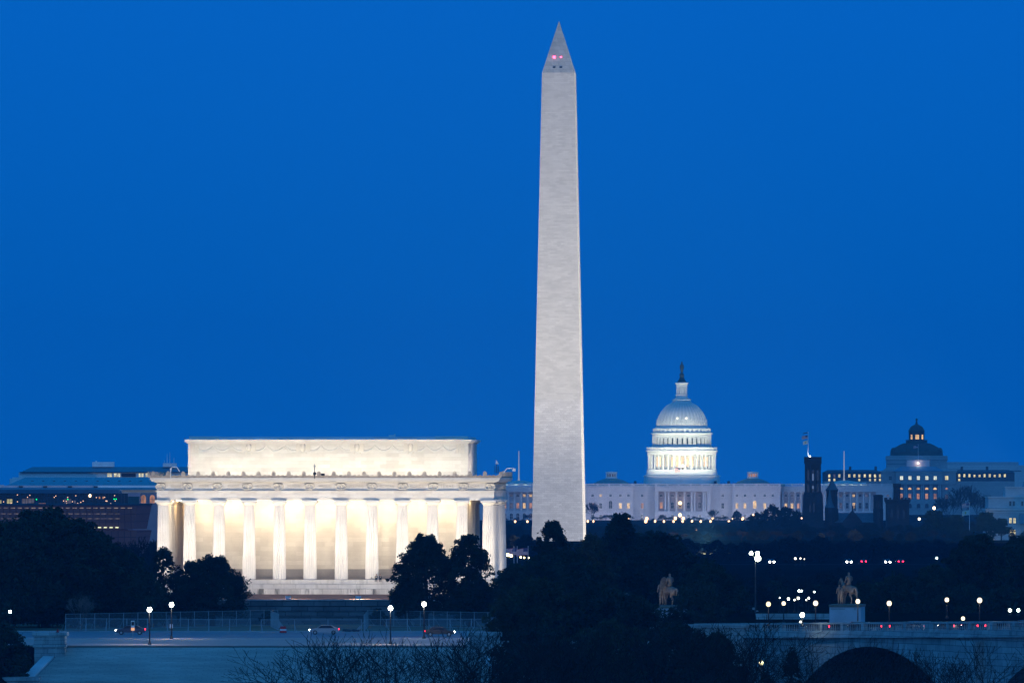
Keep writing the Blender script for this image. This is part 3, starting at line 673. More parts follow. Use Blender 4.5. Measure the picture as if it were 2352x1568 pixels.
for a in (-101.5, -80.5):
    aa = R_(a); b = MB(); b.ball((dr(288)*math.cos(aa), DY+dr(288)*math.sin(aa), dz(730)), .55, 8, 6); b.build('dome_lamp', G_oc, cp)
b = MB(); b.lathe(0, DY, [(dr(118), dz(553)), (dr(118), dz(540)), (dr(106), dz(536)), (dr(106), dz(518)), (dr(114), dz(511)), (dr(96), dz(509)), (dr(74), dz(492)), (dr(68), dz(486)), (dr(68), dz(468)), (dr(76), dz(459)), (dr(40), dz(458))], 32)
b.lathe(0, DY, [(dr(40), dz(458)), (dr(40), dz(362))], 16)
b.lathe(0, DY, [(dr(40), dz(362)), (dr(64), dz(360)), (dr(66), dz(335)), (dr(79), dz(325)), (dr(78), dz(316)), (dr(50), dz(310))], 32); ln = b.build('crowning_lantern', M_iron, cp, smooth=True)
lc = MB(); lc.cyl(0, 0, dz(458), dz(360), dr(8), dr(7), 8); lcm = lc.mesh('lantern_column', M_iron)
for k in range(12):
    a = 2*math.pi*(k+.5)/12; put('lantern_column', lcm, ln, (dr(57)*math.cos(a), DY+dr(57)*math.sin(a), 0))
b = MB(); b.lathe(0, DY, [(dr(50), dz(312)), (dr(49), dz(300)), (dr(38), dz(284)), (dr(28), dz(262)), (dr(22), dz(247)), (dr(27), dz(238)), (dr(27), dz(222)), (dr(18), dz(208)), (dr(10), dz(200))], 20); b.build('statue_pedestal', M_dome_bronze, cp, smooth=True)
b = MB(); b.lathe(0, DY, [(dr(10), dz(202)), (dr(14), dz(180)), (dr(20), dz(150)), (dr(21), dz(128)), (dr(20), dz(110)), (dr(12), dz(102)), (dr(7), dz(98)), (dr(9), dz(90)), (dr(8), dz(82)), (dr(10), dz(78)), (dr(3), dz(70))], 12)
b.tube((dr(-15), DY, dz(110)), (dr(-20), DY-.2, dz(145)), .3); b.tube((dr(15), DY, dz(112)), (dr(21), DY-.2, dz(150)), .28); b.build('crowning_statue', M_dome_bronze, cp, smooth=True)
# dome light
for a in range(-140, -39, 20):
    aa = R_(a); light('SPOT', 'dome_flood', (CAPX+62*math.cos(aa), 5000+DY+62*math.sin(aa), 33), (1.0, 1.0, 0.70), 42000, (CAPX+6*math.cos(aa), 5000+DY+6*math.sin(aa), 75), 1.0, spot=68, blend=.3)
light('AREA', 'facade_light', (CAPX-48, 4955, 10), (1.0, 0.84, 0.85), 4800, (CAPX-48, 4990, 24), 60, 1)
light('AREA', 'facade_light', (CAPX+40, 4955, 10), (1.0, 0.84, 0.85), 4800, (CAPX+40, 4990, 24), 60, 1)
light('AREA', 'facade_light', (CAPX, 4930, 12), (0.9, 0.9, 1.0), 11000, (CAPX, 4990, 24), 120, 2)  # unseen bluish light, added to raise the sky's share on the facade
# flag on the roof
M_flagblue = mat('flag_blue', (0.03, 0.05, 0.2), var=0.05); 
def flag_mat():
    m, n, l, bs = _base('striped_flag'); t = n.new('ShaderNodeTexCoord'); s = n.new('ShaderNodeSeparateXYZ'); l.new(t.outputs['UV'], s.inputs[0])
    def mth(op, a, v):
        q = n.new('ShaderNodeMath'); q.operation = op; l.new(a, q.inputs[0])
        if v is not None: q.inputs[1].default_value = v
        return q.outputs[0]
    st_ = mth('GREATER_THAN', mth('MODULO', mth('MULTIPLY', s.outputs['Y'], 13.0), 2.0), 1.0)
    m1 = n.new('ShaderNodeMix'); m1.data_type = 'RGBA'; l.new(st_, m1.inputs[0]); m1.inputs[6].default_value = (.45, .03, .05, 1); m1.inputs[7].default_value = (.7, .68, .7, 1)
    cnt = n.new('ShaderNodeMath'); cnt.operation = 'MULTIPLY'; l.new(mth('LESS_THAN', s.outputs['X'], .4), cnt.inputs[0]); l.new(mth('GREATER_THAN', s.outputs['Y'], .46), cnt.inputs[1])
    m2 = n.new('ShaderNodeMix'); m2.data_type = 'RGBA'; l.new(cnt.outputs[0], m2.inputs[0]); l.new(m1.outputs[2], m2.inputs[6]); m2.inputs[7].default_value = (.03, .04, .16, 1)
    l.new(m2.outputs[2], bs.inputs['Base Color']); return m
M_flag = flag_mat(); M_flag2 = mat('pale_flag', (0.65, 0.65, 0.6), var=0.05); M_gold = mat('gold_emblem', (0.6, 0.42, 0.1), var=0.1)
def flag_mesh(w, h, m, sx=-1, emblem=False):
    n, k = 10, 4; vs = []; uv = []
    for j in range(k+1):
        for i in range(n+1):
            u, v = i/n, j/k; vs.append((sx*w*u, .1*w*math.sin(5*u+v)*u, h*v-.18*w*u*u)); uv.append((u, v))
    fs = [(j*(n+1)+i, j*(n+1)+i+1, (j+1)*(n+1)+i+1, (j+1)*(n+1)+i) for j in range(k) for i in range(n)]
    me = bpy.data.meshes.new('flag'); me.from_pydata(vs, [], fs); me.materials.append(m)
    ul = me.uv_layers.new(name='UVMap')
    for lp in me.loops: ul.data[lp.index].uv = uv[lp.vertex_index]
    me.materials.append(M_gold)
    if emblem:
        for p in me.polygons:
            i = p.index % n; j = p.index//n
            if i in (4, 5) and j in (1, 2): p.material_index = 1
    return me
def flagpole(name, label, p, h, r, flags, group=None, pm=None):
    t = thing(name, label, 'flagpole', p, 0, group)
    b = MB(); b.cyl(0, 0, 0, h, r, r*.45, 8); b.ball((0, 0, h), r*1.1, 8, 6); b.build('pole', pm or M_white, t)
    for (z, w, hh, m, e_) in flags: put('flag', flag_mesh(w, hh, m, -1, e_), t, (-r, 0, z))
    return t
flagpole('roof_flagpole', 'white flagpole with striped flag on the roof before the great dome', (CAPX-1.2, 4988, qz(1116)), 9.6, .22, [(7.2, 3.4, 2.2, M_flag, False)])

# ------------------------------------------------------------------ library with bronze dome
M_lib = stone('library_granite', (0.40, 0.40, 0.41), (0.34, 0.34, 0.36), (0.22, 0.22, 0.24), 2.4, 1.0, 0.05, 0.08, 0.2, bump=0.0)
M_lib_dark = mat('dark_slate_roof', (0.055, 0.065, 0.085), var=0.2, scale=0.3)
M_lib_roof = mat('blue_copper_roof', (0.10, 0.26, 0.36), var=0.12, scale=0.2)
LBX = PX(2109.8, 5300)
lb = thing('domed_library', 'grey granite library with a dark bronze dome and lit attic windows', 'library', (LBX, 5300, 0))
def ux(x): return (x-1447)/13.4
def uz(y): return PZ((1600+y/2.146)/1.7415, 5300)
b = MB(); b.box(-24, 24, 0, 40, 8, uz(612)); b.box(-24.6, 24.6, -.8, 40, uz(722), uz(706)); b.box(-24.4, 24.4, -.5, 40, uz(618), uz(606)); b.box(-24.4, 24.4, -.6, 40, uz(860), uz(852))
b.box(ux(1250), ux(1650), -3, 0.5, 8, uz(852)); b.box(ux(1250), ux(1650), -3.3, 0.5, uz(722), uz(706)); b.box(ux(1250), ux(1650), -3.1, 0.5, uz(706), uz(612)); b.build('centre_pavilion', M_lib, lb)
b = MB(); b.box(ux(1250), ux(1650), -1.2, -.01, uz(852), uz(722)); b.build('loggia_wall', mat('library_recess', (.26, .24, .27), var=.1), lb)
b = MB()
for x in (1262, 1328, 1343, 1400, 1414, 1472, 1486, 1545, 1559, 1618, 1632): b.cyl(ux(x), -2.2, uz(850), uz(724), .42, .36, 8)
b.build('paired_columns', mat('library_column', (.52, .52, .54), var=.05), lb)
for s in (-1, 1):
    b = MB(); x0, x1 = (ux(640), -24) if s < 0 else (24, ux(2275)); b.box(x0, x1, 4, 38, 8, uz(695)); b.build('side_wing', M_lib, lb)
for x0, x1 in ((ux(640), -24), (24, ux(2275))):
    b = MB(); b.box(x0, x1, 5, 37, uz(695), uz(622)); b.frustum((x0-.5, x1+.5, 4.5, 37.5), uz(622), (x0+3, x1-3, 12, 30), uz(598)); b.build('attic_storey', M_lib_dark, lb)
for i, x in enumerate([683, 769, 855, 899, 941, 988, 1033, 1076, 1119]): put('window', window_mesh('lib', 1.25, 1.9, G_yellow, M_lib_dark, False, .1, .1, False), lb, (ux(x), 4.85, uz(661)))
for i, x in enumerate([683, 727, 941, 1033, 1076, 1119]): put('window', window_mesh('lib', 1.2, 1.5, G_yellow, M_lib_dark, False, .1, .1, False), lb, (ux(x), 4.85, uz(693)))
put('window', window_mesh('libd', 1.25, 1.9, G_dim, M_lib_dark, False, .1, .1, False), lb, (ux(727), 4.85, uz(661)))
for i in range(10): put('window', window_mesh('lib%d' % (i % 3 == 1), 1.2, 1.9 if i not in (3, 4, 7) else 1.5, G_yellow if i != 7 else G_dim, M_lib_dark, False, .1, .1, False), lb, (ux(1800+i*43.5), 4.85, uz(659)))
put('window', window_mesh('lib', 1.2, 1.5, G_yellow, M_lib_dark, False, .1, .1, False), lb, (ux(1800), 4.85, uz(693)))
for x in (1299, 1371, 1443, 1516, 1588): 
    put('window', window_mesh('libw', 1.9, 2.3, G_pale, M_lib, False, .3, .3, True), lb, (ux(x), -3.15, uz(682)))
    put('window', window_mesh('libh', 2.0, 1.3, G_warm, M_lib, True, .3, .3, False), lb, (ux(x), -1.25, uz(766)))
    put('window', window_mesh('libo', 1.7, 3.4, G_orange, M_lib, False, .25, .3, True), lb, (ux(x), -1.25, uz(847)))
put('window', window_mesh('liby', 2.0, 2.5, G_yellow, M_lib, False, .3, .3, True), lb, (ux(1688), -.1, uz(683)))
put('window', window_mesh('libk', 1.7, 2.3, M_glass_dark, M_lib, False, .3, .3, True), lb, (ux(1205), -.1, uz(683)))
for x in (1205, 1688): put('window', window_mesh('libo', 1.7, 3.0, G_dim, M_lib, False, .25, .3, True), lb, (ux(x), -.1, uz(847))); put('window', window_mesh('libh', 1.7, 1.2, G_orange, M_lib, True, .25, .3, False), lb, (ux(x), -.1, uz(766)))
for x in (1299, 1371, 1445, 1516, 1588): put('window', window_mesh('liba', 2.3, 2.9, M_glass_dark, M_lib, True, .3, .3, False), lb, (ux(x), -3.1, uz(925)))
b = MB(); b.frustum((ux(1228), ux(1665), -3.5, 8), uz(610), (ux(1300), ux(1595), 2, 5), uz(568)); b.build('portico_roof', M_lib_roof, lb)
b = MB(); b.box(ux(1350), ux(1543), 3, 10, uz(572), uz(515)); b.build('attic_block', mat('pale_panel', (.55, .56, .6), var=.04), lb)
b = MB(); b.lathe(0, 26, [(ux(1447+318), uz(612)), (ux(1447+312), uz(604)), (ux(1447+280), uz(578)), (ux(1447+278), uz(520)), (ux(1447+285), uz(512)), (ux(1447+283), uz(478)), (ux(1447+200), uz(470))], 8, a0=math.pi/8); b.build('octagonal_base', M_lib, lb)
b = MB(); b.lathe(0, 26, [(ux(1447+228), uz(475)), (ux(1447+226), uz(440)), (ux(1447+214), uz(432)), (ux(1447+190), uz(410)), (ux(1447+152), uz(388)), (ux(1447+110), uz(370))], 48); b.build('bronze_dome', M_dome_bronze, lb, smooth=True)
b = MB(); b.lathe(0, 26, [(ux(1447+112), uz(372)), (ux(1447+92), uz(366)), (ux(1447+92), uz(345)), (ux(1447+98), uz(340)), (ux(1447+68), uz(338)), (ux(1447+68), uz(268)), (ux(1447+72), uz(262)), (ux(1447+64), uz(248)), (ux(1447+52), uz(228)), (ux(1447+30), uz(212)), (ux(1447+14), uz(206)), (ux(1447+9), uz(195)), (ux(1447+6), uz(175)), (ux(1447+11), uz(162)), (ux(1447+3), uz(152))], 24); b.build('cupola', M_dome_bronze, lb, smooth=True)
for x, w in ((1403, 1.5), (1449, 2.3), (1493, 1.6)):
    t_ = ux(x); put('window', window_mesh('cup', w, 2.9, G_warm, M_dome_bronze, False, .15, .3, False), lb, (t_, 26-math.sqrt(max(1, 5.07**2-t_**2))-.2, uz(333)), math.asin(t_/5.1))
om = MB(); om.lathe(0, 0, [(1.5, 0), (1.3, 1.2), (.6, 2.2), (.1, 2.6)], 10); omm = om.mesh('round_dormer', M_dome_bronze)
for k in range(8):
    a = math.pi/8+k*math.pi/4; put('round_dormer', omm, lb, (16.3*math.cos(a), 26+16.3*math.sin(a), uz(440)))
rb = MB(); rb.path([(ux(1447+r), 0, uz(y)) for r, y in ((214, 430), (190, 408), (152, 386), (110, 368))], .16, 4); rbm = rb.mesh('dome_rib', M_dome_bronze)
for k in range(24): put('dome_rib', rbm, lb, (0, 26, 0), k*math.pi/12)
for x in (870, 1090, 1832, 2050):
    b = MB(); b.box(ux(x)-.75, ux(x)+.75, 18, 20, uz(605), uz(568)); b.build('chimney', M_lib_dark, lb)
flagpole('roof_flagpole', 'flagpole with small striped flag in front of the dark bronze dome', (LBX+ux(1445), 5301, uz(540)), (uz(380)-uz(540)), .2, [(9.8, 2.9, 1.6, M_flag, False)])
def lamp_ball(name, label, cat, p, r, c, s, group=None):
    t = thing(name, label, cat, p, 0, group); b = MB(); b.ball((0, 0, 0), r, 10, 7); b.build('bulb', glow('bulb_%d_%d_%d_%d' % (c[0]*100, c[1]*100, c[2]*100, s), c, s), t, smooth=True)
    b = MB(); b.cyl(0, 0, -r*2.2, -r*.8, r*.5, r*.35, 8); b.build('lamp_base', M_black, t); return t
lamp_ball('roof_spotlight', 'warm round spotlight glowing at the foot of the library flagpole', 'spotlight', (LBX+ux(1443), 5299.5, uz(540)), .55, (1, .8, .7), 6)
light('POINT', 'spot_glow', (LBX+ux(1443), 5301.5, uz(540)), (1, .7, .55), 260, None, .3)
lamp_ball('roof_spotlight', 'bright warm spotlight glowing before the lit windows of the great dome', 'spotlight', (CAPX, 4999+DY-22.6, qz(968)), .95, (1, .66, .42), 6)

# pale block behind the library
ab = thing('annex_building', 'pale flat roofed office building behind the right side of the library', 'building', P(2270, 1100, 5700))
k_ = 5700/19000
b = MB(); b.box(-95*k_, 120*k_, 0, 30, -25, (1100-1068)*k_); b.build('wall', mat('pale_blue_stone', (.50, .55, .58), var=.06), ab)
b = MB(); b.box(-96*k_, 70*k_, 4, 26, (1100-1068)*k_, (1100-1060.5)*k_); b.box(-96*k_, -60*k_, -.2, 0, (1100-1078)*k_, (1100-1076)*k_); b.build('roof_storey', mat('blue_grey_wall', (.33, .38, .42), var=.08), ab)
b = MB(); b.box(-5*k_, 75*k_, -.3, -.01, (1100-1082)*k_, (1100-1080)*k_); b.build('dark_ledge', M_lib_dark, ab)

# ------------------------------------------------------------------ red sandstone castle
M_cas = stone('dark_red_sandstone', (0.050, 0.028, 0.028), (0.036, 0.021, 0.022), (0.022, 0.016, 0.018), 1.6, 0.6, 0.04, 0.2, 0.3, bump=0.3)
M_cas_roof = mat('slate_roof', (0.10, 0.12, 0.15), var=0.15, scale=0.5)
M_lead = mat('blue_lead_roof', (0.07, 0.12, 0.155), var=0.15, scale=0.5)
CS = 3500.0; CSX = PX(c6(880, 0)[0], CS)
cs = thing('sandstone_castle', 'dark red sandstone castle of towers standing black against the lit facades', 'castle', (CSX, CS, 0))
def vx(x): return PX(c6(x, 0)[0], CS)-CSX
def vz(y): return PZ(c6(0, y)[1], CS)
def slit(x, y0, y1, w, yy, m=None): put('window', window_mesh('cas'+('d' if m is None else 'l'), w, vz(y0)-vz(y1), M_glass_dark if m is None else m, M_cas, False, .15, .15, False), cs, (x, yy, vz(y1)))
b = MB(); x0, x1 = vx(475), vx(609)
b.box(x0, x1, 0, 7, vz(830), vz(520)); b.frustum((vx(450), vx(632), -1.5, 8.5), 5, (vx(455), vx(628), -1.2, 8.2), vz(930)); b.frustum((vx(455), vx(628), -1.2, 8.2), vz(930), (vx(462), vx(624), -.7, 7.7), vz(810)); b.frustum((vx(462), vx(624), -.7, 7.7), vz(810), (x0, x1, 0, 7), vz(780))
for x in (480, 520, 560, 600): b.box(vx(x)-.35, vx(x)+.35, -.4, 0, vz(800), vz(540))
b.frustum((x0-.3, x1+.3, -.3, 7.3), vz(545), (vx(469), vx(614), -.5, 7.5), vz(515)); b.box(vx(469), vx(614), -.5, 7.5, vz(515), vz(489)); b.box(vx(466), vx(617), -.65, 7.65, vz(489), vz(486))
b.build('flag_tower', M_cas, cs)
for x in (500, 540, 582):
    for y0, y1 in ((600, 690), (720, 790)): slit(vx(x), y0, y1, .9, -.12, None)
slit(vx(540), 735, 760, .7, -.45, glow('faint_blue_window', (.3, .45, .8), .35)); slit(vx(540), 630, 690, .7, -.45, MC['faint_blue_window']); slit(vx(515), 895, 960, .8, -1.4); slit(vx(548), 880, 960, .8, -1.4)
b = MB(); b.lathe(vx(708), 5, [(2.9, 5), (2.9, vz(935)), (2.6, vz(930)), (2.5, vz(785)), (2.85, vz(772)), (2.85, vz(768))], 8, a0=math.pi/8); b.build('spire_tower', M_cas, cs)
b = MB(); b.lathe(vx(708), 5, [(2.95, vz(769)), (1.9, vz(742)), (.8, vz(700)), (.55, vz(690)), (.3, vz(655)), (.05, vz(622))], 8, a0=math.pi/8); b.build('spire_roof', M_lead, cs)
b = MB(); b.lathe(vx(684), 0, [(2.2, 5), (2.2, vz(922))], 8, a0=math.pi/8); b.build('stair_turret', M_cas, cs)
b = MB(); b.lathe(vx(684), 0, [(2.25, vz(922)), (1.3, vz(880)), (.6, vz(820)), (.05, vz(738))], 8, a0=math.pi/8); b.build('turret_roof', M_lead, cs)
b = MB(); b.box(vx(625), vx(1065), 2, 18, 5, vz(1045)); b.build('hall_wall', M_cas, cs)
b = MB(); zz0, zz1 = vz(1050), vz(966)
b.add([(vx(715), 1.6, zz0), (vx(1068), 1.6, zz0), (vx(1068), 18.4, zz0), (vx(715), 18.4, zz0), (vx(715), 10, zz1), (vx(1068), 10, zz1)], [(0, 1, 5, 4), (2, 3, 4, 5), (0, 4, 3), (1, 2, 5), (3, 2, 1, 0)]); b.build('hall_roof', M_cas_roof, cs)
b = MB(); b.prism([(vx(800), 5), (vx(962), 5), (vx(962), vz(1040)), (vx(882), vz(945)), (vx(800), vz(1040))], 0.0, 9); b.build('gable', M_cas, cs)
b = MB(); b.box(vx(877), vx(889), .3, 1.2, vz(965), vz(905)); b.box(vx(897), vx(906), .3, 1.2, vz(950), vz(905)); b.build('gable_finial', M_cas, cs)
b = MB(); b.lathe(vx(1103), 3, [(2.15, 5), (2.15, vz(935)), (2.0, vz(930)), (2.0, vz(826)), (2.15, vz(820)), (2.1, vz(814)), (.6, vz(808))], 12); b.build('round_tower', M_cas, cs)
slit(vx(1092), 870, 925, .5, .9); slit(vx(1115), 870, 925, .5, .9); slit(vx(1105), 960, 1010, .6, .7)
b = MB(); x0, x1 = vx(1172), vx(1366)
b.box(x0, x1, -1, 9, 5, vz(868)); b.frustum((x0, x1, -1, 9), vz(885), (vx(1160), vx(1378), -1.6, 9.6), vz(862)); b.box(vx(1160), vx(1378), -1.6, 9.6, vz(862), vz(850))
for k in range(7): xx = vx(1160)+k*(vx(1378)-vx(1160)-.9)/6; b.box(xx, xx+.9, -1.6, -.9, vz(850), vz(835))
for x in (vx(1160), vx(1378)-.7):
    for k in range(5): b.box(x, x+.7, -.6+k*2.2, .6+k*2.2, vz(850), vz(835))
b.build('battlement_tower', M_cas, cs)
for x in (1215, 1268, 1320): slit(vx(x), 940, 1010, 1.0, -1.1)
b = MB(); b.lathe(vx(1266), 5, [(1.6, vz(870)), (1.55, vz(752)), (1.8, vz(738)), (1.8, vz(716)), (1.5, vz(716))], 8, a0=math.pi/8)
for k in range(8): a = math.pi/8+k*math.pi/4; b.box(vx(1266)+1.6*math.cos(a)-.25, vx(1266)+1.6*math.cos(a)+.25, 5+1.6*math.sin(a)-.25, 5+1.6*math.sin(a)+.25, vz(718), vz(714))
b.build('chimney_turret', M_cas, cs)
flagpole('tower_flagpole', 'white flagpole with striped and pale flags on the black square tower', (CSX+vx(501), CS+3, vz(486)), vz(276)-vz(486), .18, [(vz(330)-vz(486), 2.5, 1.4, M_flag, False), (vz(378)-vz(486), 2.0, 1.6, M_flag2, True), (vz(283)-vz(486), 2.0, .35, M_lib_dark, False)])
lamp_ball('tower_spotlight', 'small white spotlight at the foot of the pole on the black tower', 'spotlight', (CSX+vx(515), CS+.5, vz(482)), .35, (.95, 1, .95), 8)
light('POINT', 'pole_glow', (CSX+vx(501), CS+1.2, vz(470)), (.9, .95, 1), 260, None, .2)

# ------------------------------------------------------------------ right-hand office building
D6 = 3250.0
X6 = PX(c6(2200, 0)[0], D6)
ro = thing('stone_office', 'pale stone office block with tall lit windows at the right edge', 'building', (X6, D6, 0))
def wx(x): return PX(c6(x, 0)[0], D6)-X6
def wz(y): return PZ(c6(0, y)[1], D6)
M_off = stone('pale_office_stone', (.46, .50, .52), (.40, .44, .47), (.28, .31, .34), 1.6, .7, .03, .08, .2, bump=0)
b = MB(); b.box(wx(2030), wx(2480), 0, 25, 5, wz(940)); b.box(wx(2050), wx(2480), 3, 25, wz(925), wz(830)); b.box(wx(2200), wx(2480), 6, 22, wz(830), wz(745)); b.build('wall', M_off, ro)
b = MB(); b.box(wx(2022), wx(2490), -.6, 25.5, wz(945), wz(930)); b.box(wx(2044), wx(2485), 2.6, 25, wz(835), wz(826)); b.box(wx(2025), wx(2485), -.3, .0, wz(966), wz(958)); b.box(wx(2190), wx(2490), 5.7, 22, wz(748), wz(742)); b.build('cornice', mat('office_trim', (.55, .57, .58), var=.05), ro)
b = MB(); b.cyl(wx(2400)+.0, 12, wz(745), wz(700), 2.2, 1.8, 12); b.build('roof_tank', M_lib_roof, ro)
for x, m, k in ((2236, G_yellow, 'y'), (2270, G_yellow, 'y')): put('window', window_mesh('off'+k, .95, 2.0, m, M_off, False, .15, .15), ro, (wx(x), -.02, wz(1054)))
put('window', window_mesh('offy', 2.2, 2.5, G_yellow, M_off, False, .2, .2), ro, (wx(2254), -.02, wz(1166)))
for x in (2238, 2268, 2341): put('window', window_mesh('offd', .8, 1.8, M_glass_dark, M_off, False, .15, .15, False), ro, (wx(x), 2.98, wz(906)))
for x in (2100, 2140, 2340): put('window', window_mesh('offe', .9, 2.0, M_glass_dark, M_off, False, .15, .15), ro, (wx(x), -.02, wz(1054))); put('window', window_mesh('offe', .9, 2.0, M_glass_dark, M_off, False, .15, .15), ro, (wx(x), -.02, wz(1160)))
b = MB()
for k in range(8): b.box(wx(2026), wx(2026)+.5+.1*k, -.5-.1*k, 0, wz(975)+.28*k, wz(975)+.28*k+.2)
b.build('lit_scroll', M_off, ro)
for x in (2036, 2085, 2335):
    b = MB(); b.cyl(wx(x), -.7, 6, wz(1080), .34, .28, 10); b.build('column', M_off, ro); light('POINT', 'column_glow', (X6+wx(x), D6-1.6, wz(1200)), (1, .85, .6), 60, None, .2)
light('POINT', 'corner_glow', (X6+wx(2022), D6-1.8, wz(985)), (1, .9, .6), 30, None, .2)
b = MB(); b.box(wx(2312), wx(2420), -2, 0, wz(1060), wz(975)); b.build('blue_bay', M_lib_roof, ro)
flagpole('flagpole', 'flagpole with a striped flag above a white flag beside dark pines', (PX(c6(1884, 0)[0], 3100), 3100, 8), PZ(c6(0, 880)[1], 3100)-8, .16,
         [(PZ(c6(0, 918)[1], 3100)-8, 2.6, 1.5, M_flag, False), (PZ(c6(0, 984)[1], 3100)-8, 2.6, 1.8, M_flag2, True)])
light('SPOT', 'flag_light', (PX(c6(1870, 0)[0], 3100), 3094, 9), (1, .8, .75), 6000, (PX(c6(1860, 0)[0], 3100), 3100, 35), .2, spot=40)

# ------------------------------------------------------------------ left-hand buildings
D7 = 3100.0; X7 = PX(200, D7)
hb = thing('office_building', 'long office building with blue hipped roof and white penthouse at the left', 'building', (X7, D7, 0))
def ax(x): return PX(x/6.4, D7)-X7
def az(y): return PZ(1022.1+y/6.4, D7)
M_teal = mat('teal_metal_roof', (0.06, 0.20, 0.27), var=.12, scale=.3, stretch=(3, 1, 1), rough=.5)
M_teal2 = mat('light_teal_roof', (0.08, 0.34, 0.43), var=.12, scale=.3, stretch=(3, 1, 1), rough=.5)
M_lime = mat('pale_limestone', (.70, .82, .88), var=.06, scale=.2)
b = MB(); b.box(ax(275), ax(2900), 0, 40, 5, az(402)); b.box(ax(180), ax(275), 1, 40, 5, az(470)); b.box(ax(138), ax(180), 2, 40, 5, az(488)); b.build('wall', M_lime, hb)
b = MB(); b.frustum((ax(290), ax(2960), -1.2, 41), az(402), (ax(445), ax(2800), 12, 28), az(318)); b.build('hipped_roof', M_teal, hb)
b = MB(); b.box(ax(290), ax(2960), -1.4, -1.21, az(404), az(392)); b.build('eave', M_lib_dark, hb)
b = MB(); b.box(ax(1335), ax(1655), 10, 16, az(318), az(245)); b.box(ax(1380), ax(1400), 12, 13, az(245), az(225)); b.build('penthouse', mat('white_render', (.68, .78, .84), var=.05), hb)
for x0, x1, kk in ((1565, 1655, G_pale), (1665, 1775, G_pale), (2030, 2120, G_pale), (2130, 2200, G_pale)):
    put('window', window_mesh('hb%d' % x0, ax(x1)-ax(x0)-.5, 1.3, glow('office_lit_strip', (1, .92, .6), .7, .6, .8), M_lime, False, .1, .12), hb, ((ax(x0)+ax(x1))/2, 0, az(464)))
b = MB(); b.box(ax(1785), ax(1995), -.3, .0, az(466), az(412)); b.build('louvre', M_lib_dark, hb)
b = MB()
for x, y0 in ((2440, 120), (2480, 100), (2400, 215), (2540, 180)): b.cyl(ax(x), 10, az(318), az(y0), .16, .05, 5)
b.box(ax(2380), ax(2580), 9, 13, az(318), az(262)); b.build('antenna_plant', M_white, hb)
D8 = 2950.0; X8 = PX(200, D8)
hb2 = thing('museum_building', 'lower building with wide light teal hipped roof and pale parapet strip', 'building', (X8, D8, 0))
def bx_(x): return PX(x/6.4, D8)-X8
def bz(y): return PZ(1022.1+y/6.4, D8)
b = MB(); b.box(bx_(-700), bx_(2800), 0, 40, 5, bz(592)); b.build('wall', M_lime, hb2)
b = MB(); b.frustum((bx_(95), bx_(2850), 1, 36), bz(590), (bx_(335), bx_(2400), 14, 26), bz(472)); b.build('hipped_roof', M_teal2, hb2)
b = MB(); b.box(bx_(70), bx_(1390), -.6, 0, bz(622), bz(592)); b.box(bx_(-700), bx_(60), -.3, 0, bz(615), bz(580)); b.build('parapet', mat('lilac_stone', (.52, .50, .56), var=.05), hb2)
for x in (310, 1030, 1410, 665):
    b = MB(); b.box(bx_(x-28), bx_(x+28), -1.6, -.65, bz(624), bz(598)); b.build('roof_vent', M_lib_dark, hb2)
b = MB(); b.frustum((bx_(-700), bx_(2800), -6, 0), bz(655), (bx_(-700), bx_(2800), -1.5, 0), bz(622)); b.build('lower_roof', M_teal, hb2)
for i in range(12):
    b = MB(); b.box(bx_(450+i*160), bx_(450+i*160)+.8, 3.2, 4.2, bz(530), bz(520)); b.build('roof_hatch', M_lib_dark, hb2)
D9 = 2650.0; X9 = PX(150, D9)
gb = thing('glass_gallery', 'dark glass fronted gallery with scattered lamps and green exit lights inside', 'building', (X9, D9, 0))
def ex(x): return PX(x/6.4, D9)-X9
def ez(y): return PZ(1022.1+y/6.4, D9)
b = MB(); b.box(ex(-900), ex(1880), .3, 20, 5, ez(706)); b.build('glass_wall', mat('black_glass', (.012, .016, .03), rough=.2, var=.3, spec=.6), gb)
b = MB(); b.box(ex(-900), ex(1755), -1.5, 20, ez(706), ez(650)); b.build('roof_slab', mat('blue_grey_slab', (.09, .15, .22), var=.1), gb)
b = MB()
for k in range(60): b.box(ex(-900+k*47), ex(-900+k*47)+.12, .1, .3, 6, ez(706))
b.build('mullions', M_lib_dark, gb)
random.seed(3)
for x0, x1, y0, y1, m in ((-10, 20, 805, 875, G_yellow), (102, 185, 790, 878, G_yellow), (320, 400, 785, 878, G_dim), (405, 500, 782, 850, G_dim), (570, 670, 852, 878, G_orange), (945, 1045, 790, 878, G_dim), (1085, 1112, 812, 860, G_dim), (1120, 1165, 850, 876, G_dim), (1890, 2055, 855, 870, G_dim)):
    b = MB(); b.box(ex(x0), ex(x1), .12, .25, ez(y1), ez(y0)); b.build('lit_room', m if m is not G_yellow else glow('lit_room_yellow', (.8, .72, .3), .55, .4, .5), gb)
lp = MB(); lp.ball((0, 0, 0), .16, 8, 6); lpm = lp.mesh('inside_lamp', glow('inside_lamp', (1, .6, .4), 1.6)); lgm = lp.mesh('exit_light', glow('green_light', (0, 1, .25), 3))
for k in range(28): put('inside_lamp', lpm, gb, (ex(random.uniform(0, 1700)), 0, ez(random.choice([860, 850, 830, 815, 770, 735])+random.uniform(-9, 9))))
for x, y in ((537, 796), (997, 794), (1677, 790), (1708, 790)): put('exit_light', lgm, gb, (ex(x), -.1, ez(y)))
b = MB(); b.ball((ex(1323), -.2, ez(740)), .42, 10, 7, 1.3); b.build('big_lamp', glow('orange_lamp', (1, .7, .4), 4), gb)
for x in (1463, 1518):
    b = MB(); b.box(ex(x)-.2, ex(x)+.2, -.1, .1, ez(785), ez(755)); b.build('inside_sign', G_orange, gb)
b = MB(); b.box(ex(1880), ex(2058), 0, 15, 5, ez(698)); b.build('side_block', mat('lavender_stone', (.30, .28, .36), var=.05), gb)
